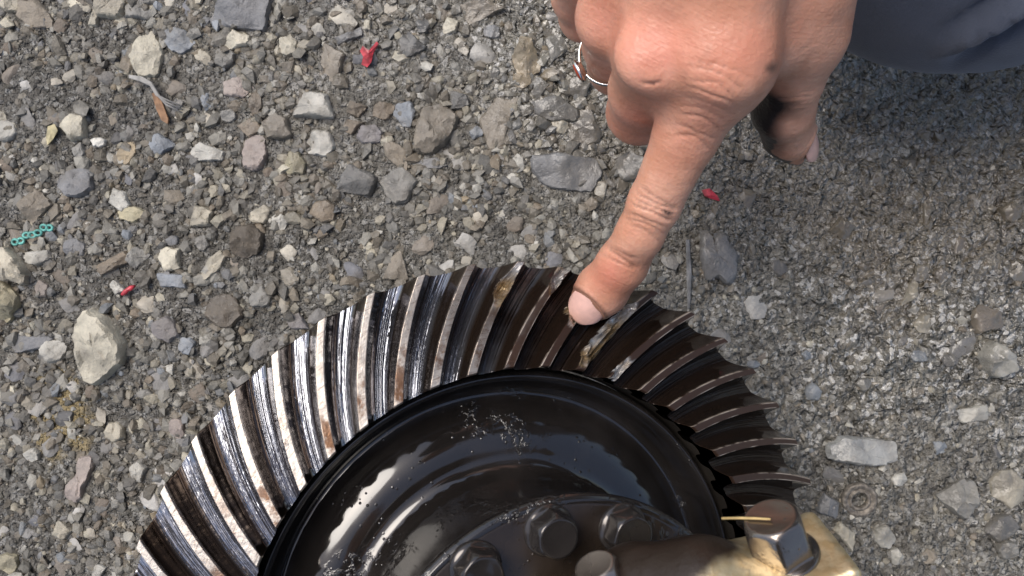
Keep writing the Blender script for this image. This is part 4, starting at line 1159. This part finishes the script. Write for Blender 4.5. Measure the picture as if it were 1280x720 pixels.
for c_ in (np.array([-62, -395, 22.0]), np.array([262, -345, 22.0])):
    sh = Field(np.arange(c_[0] - 60, c_[0] + 60, 4.0), np.arange(c_[1] - 60, c_[1] + 190, 4.0), np.arange(-4, 80, 4.0))
    sh.group([('c', c_, c_ + np.array([0, 120, -3]), 32, 25), ('b', c_ + np.array([0, 60, -15]), np.array([32, 90, 7]), None, 5)], 6, 0)
    p_, q_ = sh.mesh(); link('shoe', mesh_from('shoe', relax(p_, q_, 1) - QB, q_), M['shoe'], added_person)

# ------------------------------------------------------------------ litter on the gravel
def gz(p, up): return np.array([p[0], p[1], float(ground_h(p[0], p[1])) + up])
def gp(u, v, up=1.5): return gz(px(u, v, H), up)
# red plastic scrap
pts = [(455, 60), (463, 66), (472, 54), (475, 58), (468, 68), (466, 80), (461, 87), (454, 84), (456, 74), (452, 67)]
def slab(poly, up, th, sd, curl=1.0):
    P = np.array([px(u, v, H)[:2] for u, v in poly]); c = P.mean(0); n = len(P); V = []
    for z in (0, 1):
        for q in P: V.append((q[0], q[1], up + z * th + curl * vnoise(q[0] / 2.5, q[1] / 2.5, seed=sd)))
    V.append((c[0], c[1], up)); V.append((c[0], c[1], up + th + 0.3))
    V = np.array(V, float); V[:, 2] += ground_h(c[0], c[1])
    Fs = []
    for k in range(n):
        k2 = (k + 1) % n
        Fs += [(k, k2, n + k2, n + k), (k2, k, 2 * n), (n + k, n + k2, 2 * n + 1)]
    return V, Fs
v_, f_ = slab(pts, 2.0, 0.5, 3); tag(link('plastic_scrap', mesh_from('plastic_scrap', v_, f_, False), M['red']), 'torn bright red plastic scrap lying in the gravel at upper left', 'litter')
v_, f_ = tube([gp(158, 368, 2.2), gp(162, 366, 2.8), gp(165, 362, 2.4), gp(170, 360, 2.8), gp(174, 357, 2)], [0.6, 1.0, 0.85, 1.0, 0.5], 8)
tag(link('plastic_scrap', mesh_from('plastic_scrap', v_, f_), M['red']), 'small red worm-like scrap above the big pale wedge stone', 'litter')
v_, f_ = slab([(876, 238), (886, 236), (896, 246), (899, 252), (888, 249), (880, 246)], 1.2, 0.5, 5)
tag(link('plastic_scrap', mesh_from('plastic_scrap', v_, f_, False), M['red']), 'faded red scrap trodden into the dirt right of the index finger', 'litter')
# teal chain: links
tch = empty('bead_chain', gp(44, 293, 0)); tag(tch, 'short teal plastic chain of small round links at the left edge', 'chain')
tb = np.array(gp(44, 293, 0))
for k in range(7):
    f_k = k / 6; c_ = gp(24 + 42 * f_k, 303 - 19 * f_k + 2.2 * math.sin(k * 2.2), 2.2)
    Vr = []; 
    for i in range(20):
        t = 2 * math.pi * i / 20
        for j in range(6):
            s_ = 2 * math.pi * j / 6
            Vr.append(c_ + np.array([math.cos(t) * (1.25 + .55 * math.cos(s_)), math.sin(t) * (1.0 + .5 * math.cos(s_)), .5 * math.sin(s_) + 0.2 * math.cos(t + k)]))
    Fr = [(i * 6 + j, ((i + 1) % 20) * 6 + j, ((i + 1) % 20) * 6 + (j + 1) % 6, i * 6 + (j + 1) % 6) for i in range(20) for j in range(6)]
    link('chain_link', mesh_from('chain_link', np.array(Vr) - tb, Fr), M['teal'], tch)
# bark strip and fibre
v_, f_ = slab([(192, 118), (199, 117), (206, 130), (213, 150), (212, 156), (205, 152), (198, 138)], 2.0, 1.4, 8)
tag(link('bark_strip', mesh_from('bark_strip', v_, f_, False), M['wood']), 'orange-brown strip of bark lying under a grey fibre at upper left', 'bark')
for k in range(3):
    v_, f_ = tube([gp(166, 97 + k, 3), gp(182, 100 + 2 * k, 4 + k * .3), gp(194, 107 + k, 4.4), gp(202, 120 + k, 5), gp(212, 133 - 3 * k, 4.4), gp(230, 142 - 4 * k, 2.5)], [0.4, .55, .7, .6, .4, .25], 6)
    tag(link('fibre_strand', mesh_from('fibre_strand', v_, f_), M['fibre']), ['uppermost thin grey fibre curling over the bark strip', 'middle thin grey fibre curling over the bark strip', 'lowest thin grey fibre curling over the bark strip'][k], 'fibre', 'fibre strands over the bark strip')
v_, f_ = slab([(66, 160), (76, 158), (80, 166), (73, 176), (67, 184), (65, 174)], 1.8, 0.5, 12)
tag(link('leaf_scrap', mesh_from('leaf_scrap', v_, f_, False), M['leaf']), 'small yellowish dry leaf scrap among pale stones at the left', 'leaf')
# splinters near the fingertip
for (a, b_, w_) in (((858, 300), (860, 385), 1.1), ((893, 292), (891, 350), 1.0)):
    v_, f_ = tube([gp(*a, 1.6), gp((a[0] + b_[0]) / 2 + 1, (a[1] + b_[1]) / 2, 2.0), gp(*b_, 1.4)], [w_ * .7, w_, w_ * .5], 6)
    tag(link('wood_splinter', mesh_from('wood_splinter', v_, f_, False), M['splinter']),
        'long thin grey wood splinter right of the index finger, pointing at the gear' if a[0] < 880 else 'short grey wood splinter leaning on the slate piece', 'splinter')
# dirty washer with a groove
wv, wf = lathe(smooth_profile([(2.9, -0.5), (2.9, 1.0), (3.3, 1.7), (4.0, 1.6), (4.4, 1.2), (5.0, 1.6), (5.8, 1.9), (6.6, 1.5), (6.8, -0.5)], 3), 40, True)
wv[:, 2] += 0.25 * vnoise(wv[:, 0] / 1.5, wv[:, 1] / 1.5, seed=4)
wo = link('washer', mesh_from('washer', wv, wf[:, ::-1]), M['washer'], loc=gp(1072, 623, 1.4)); wo.rotation_euler = (0.12, -0.1, 0.4)
tag(wo, 'dirty round metal washer pressed into the grit at lower right', 'washer')
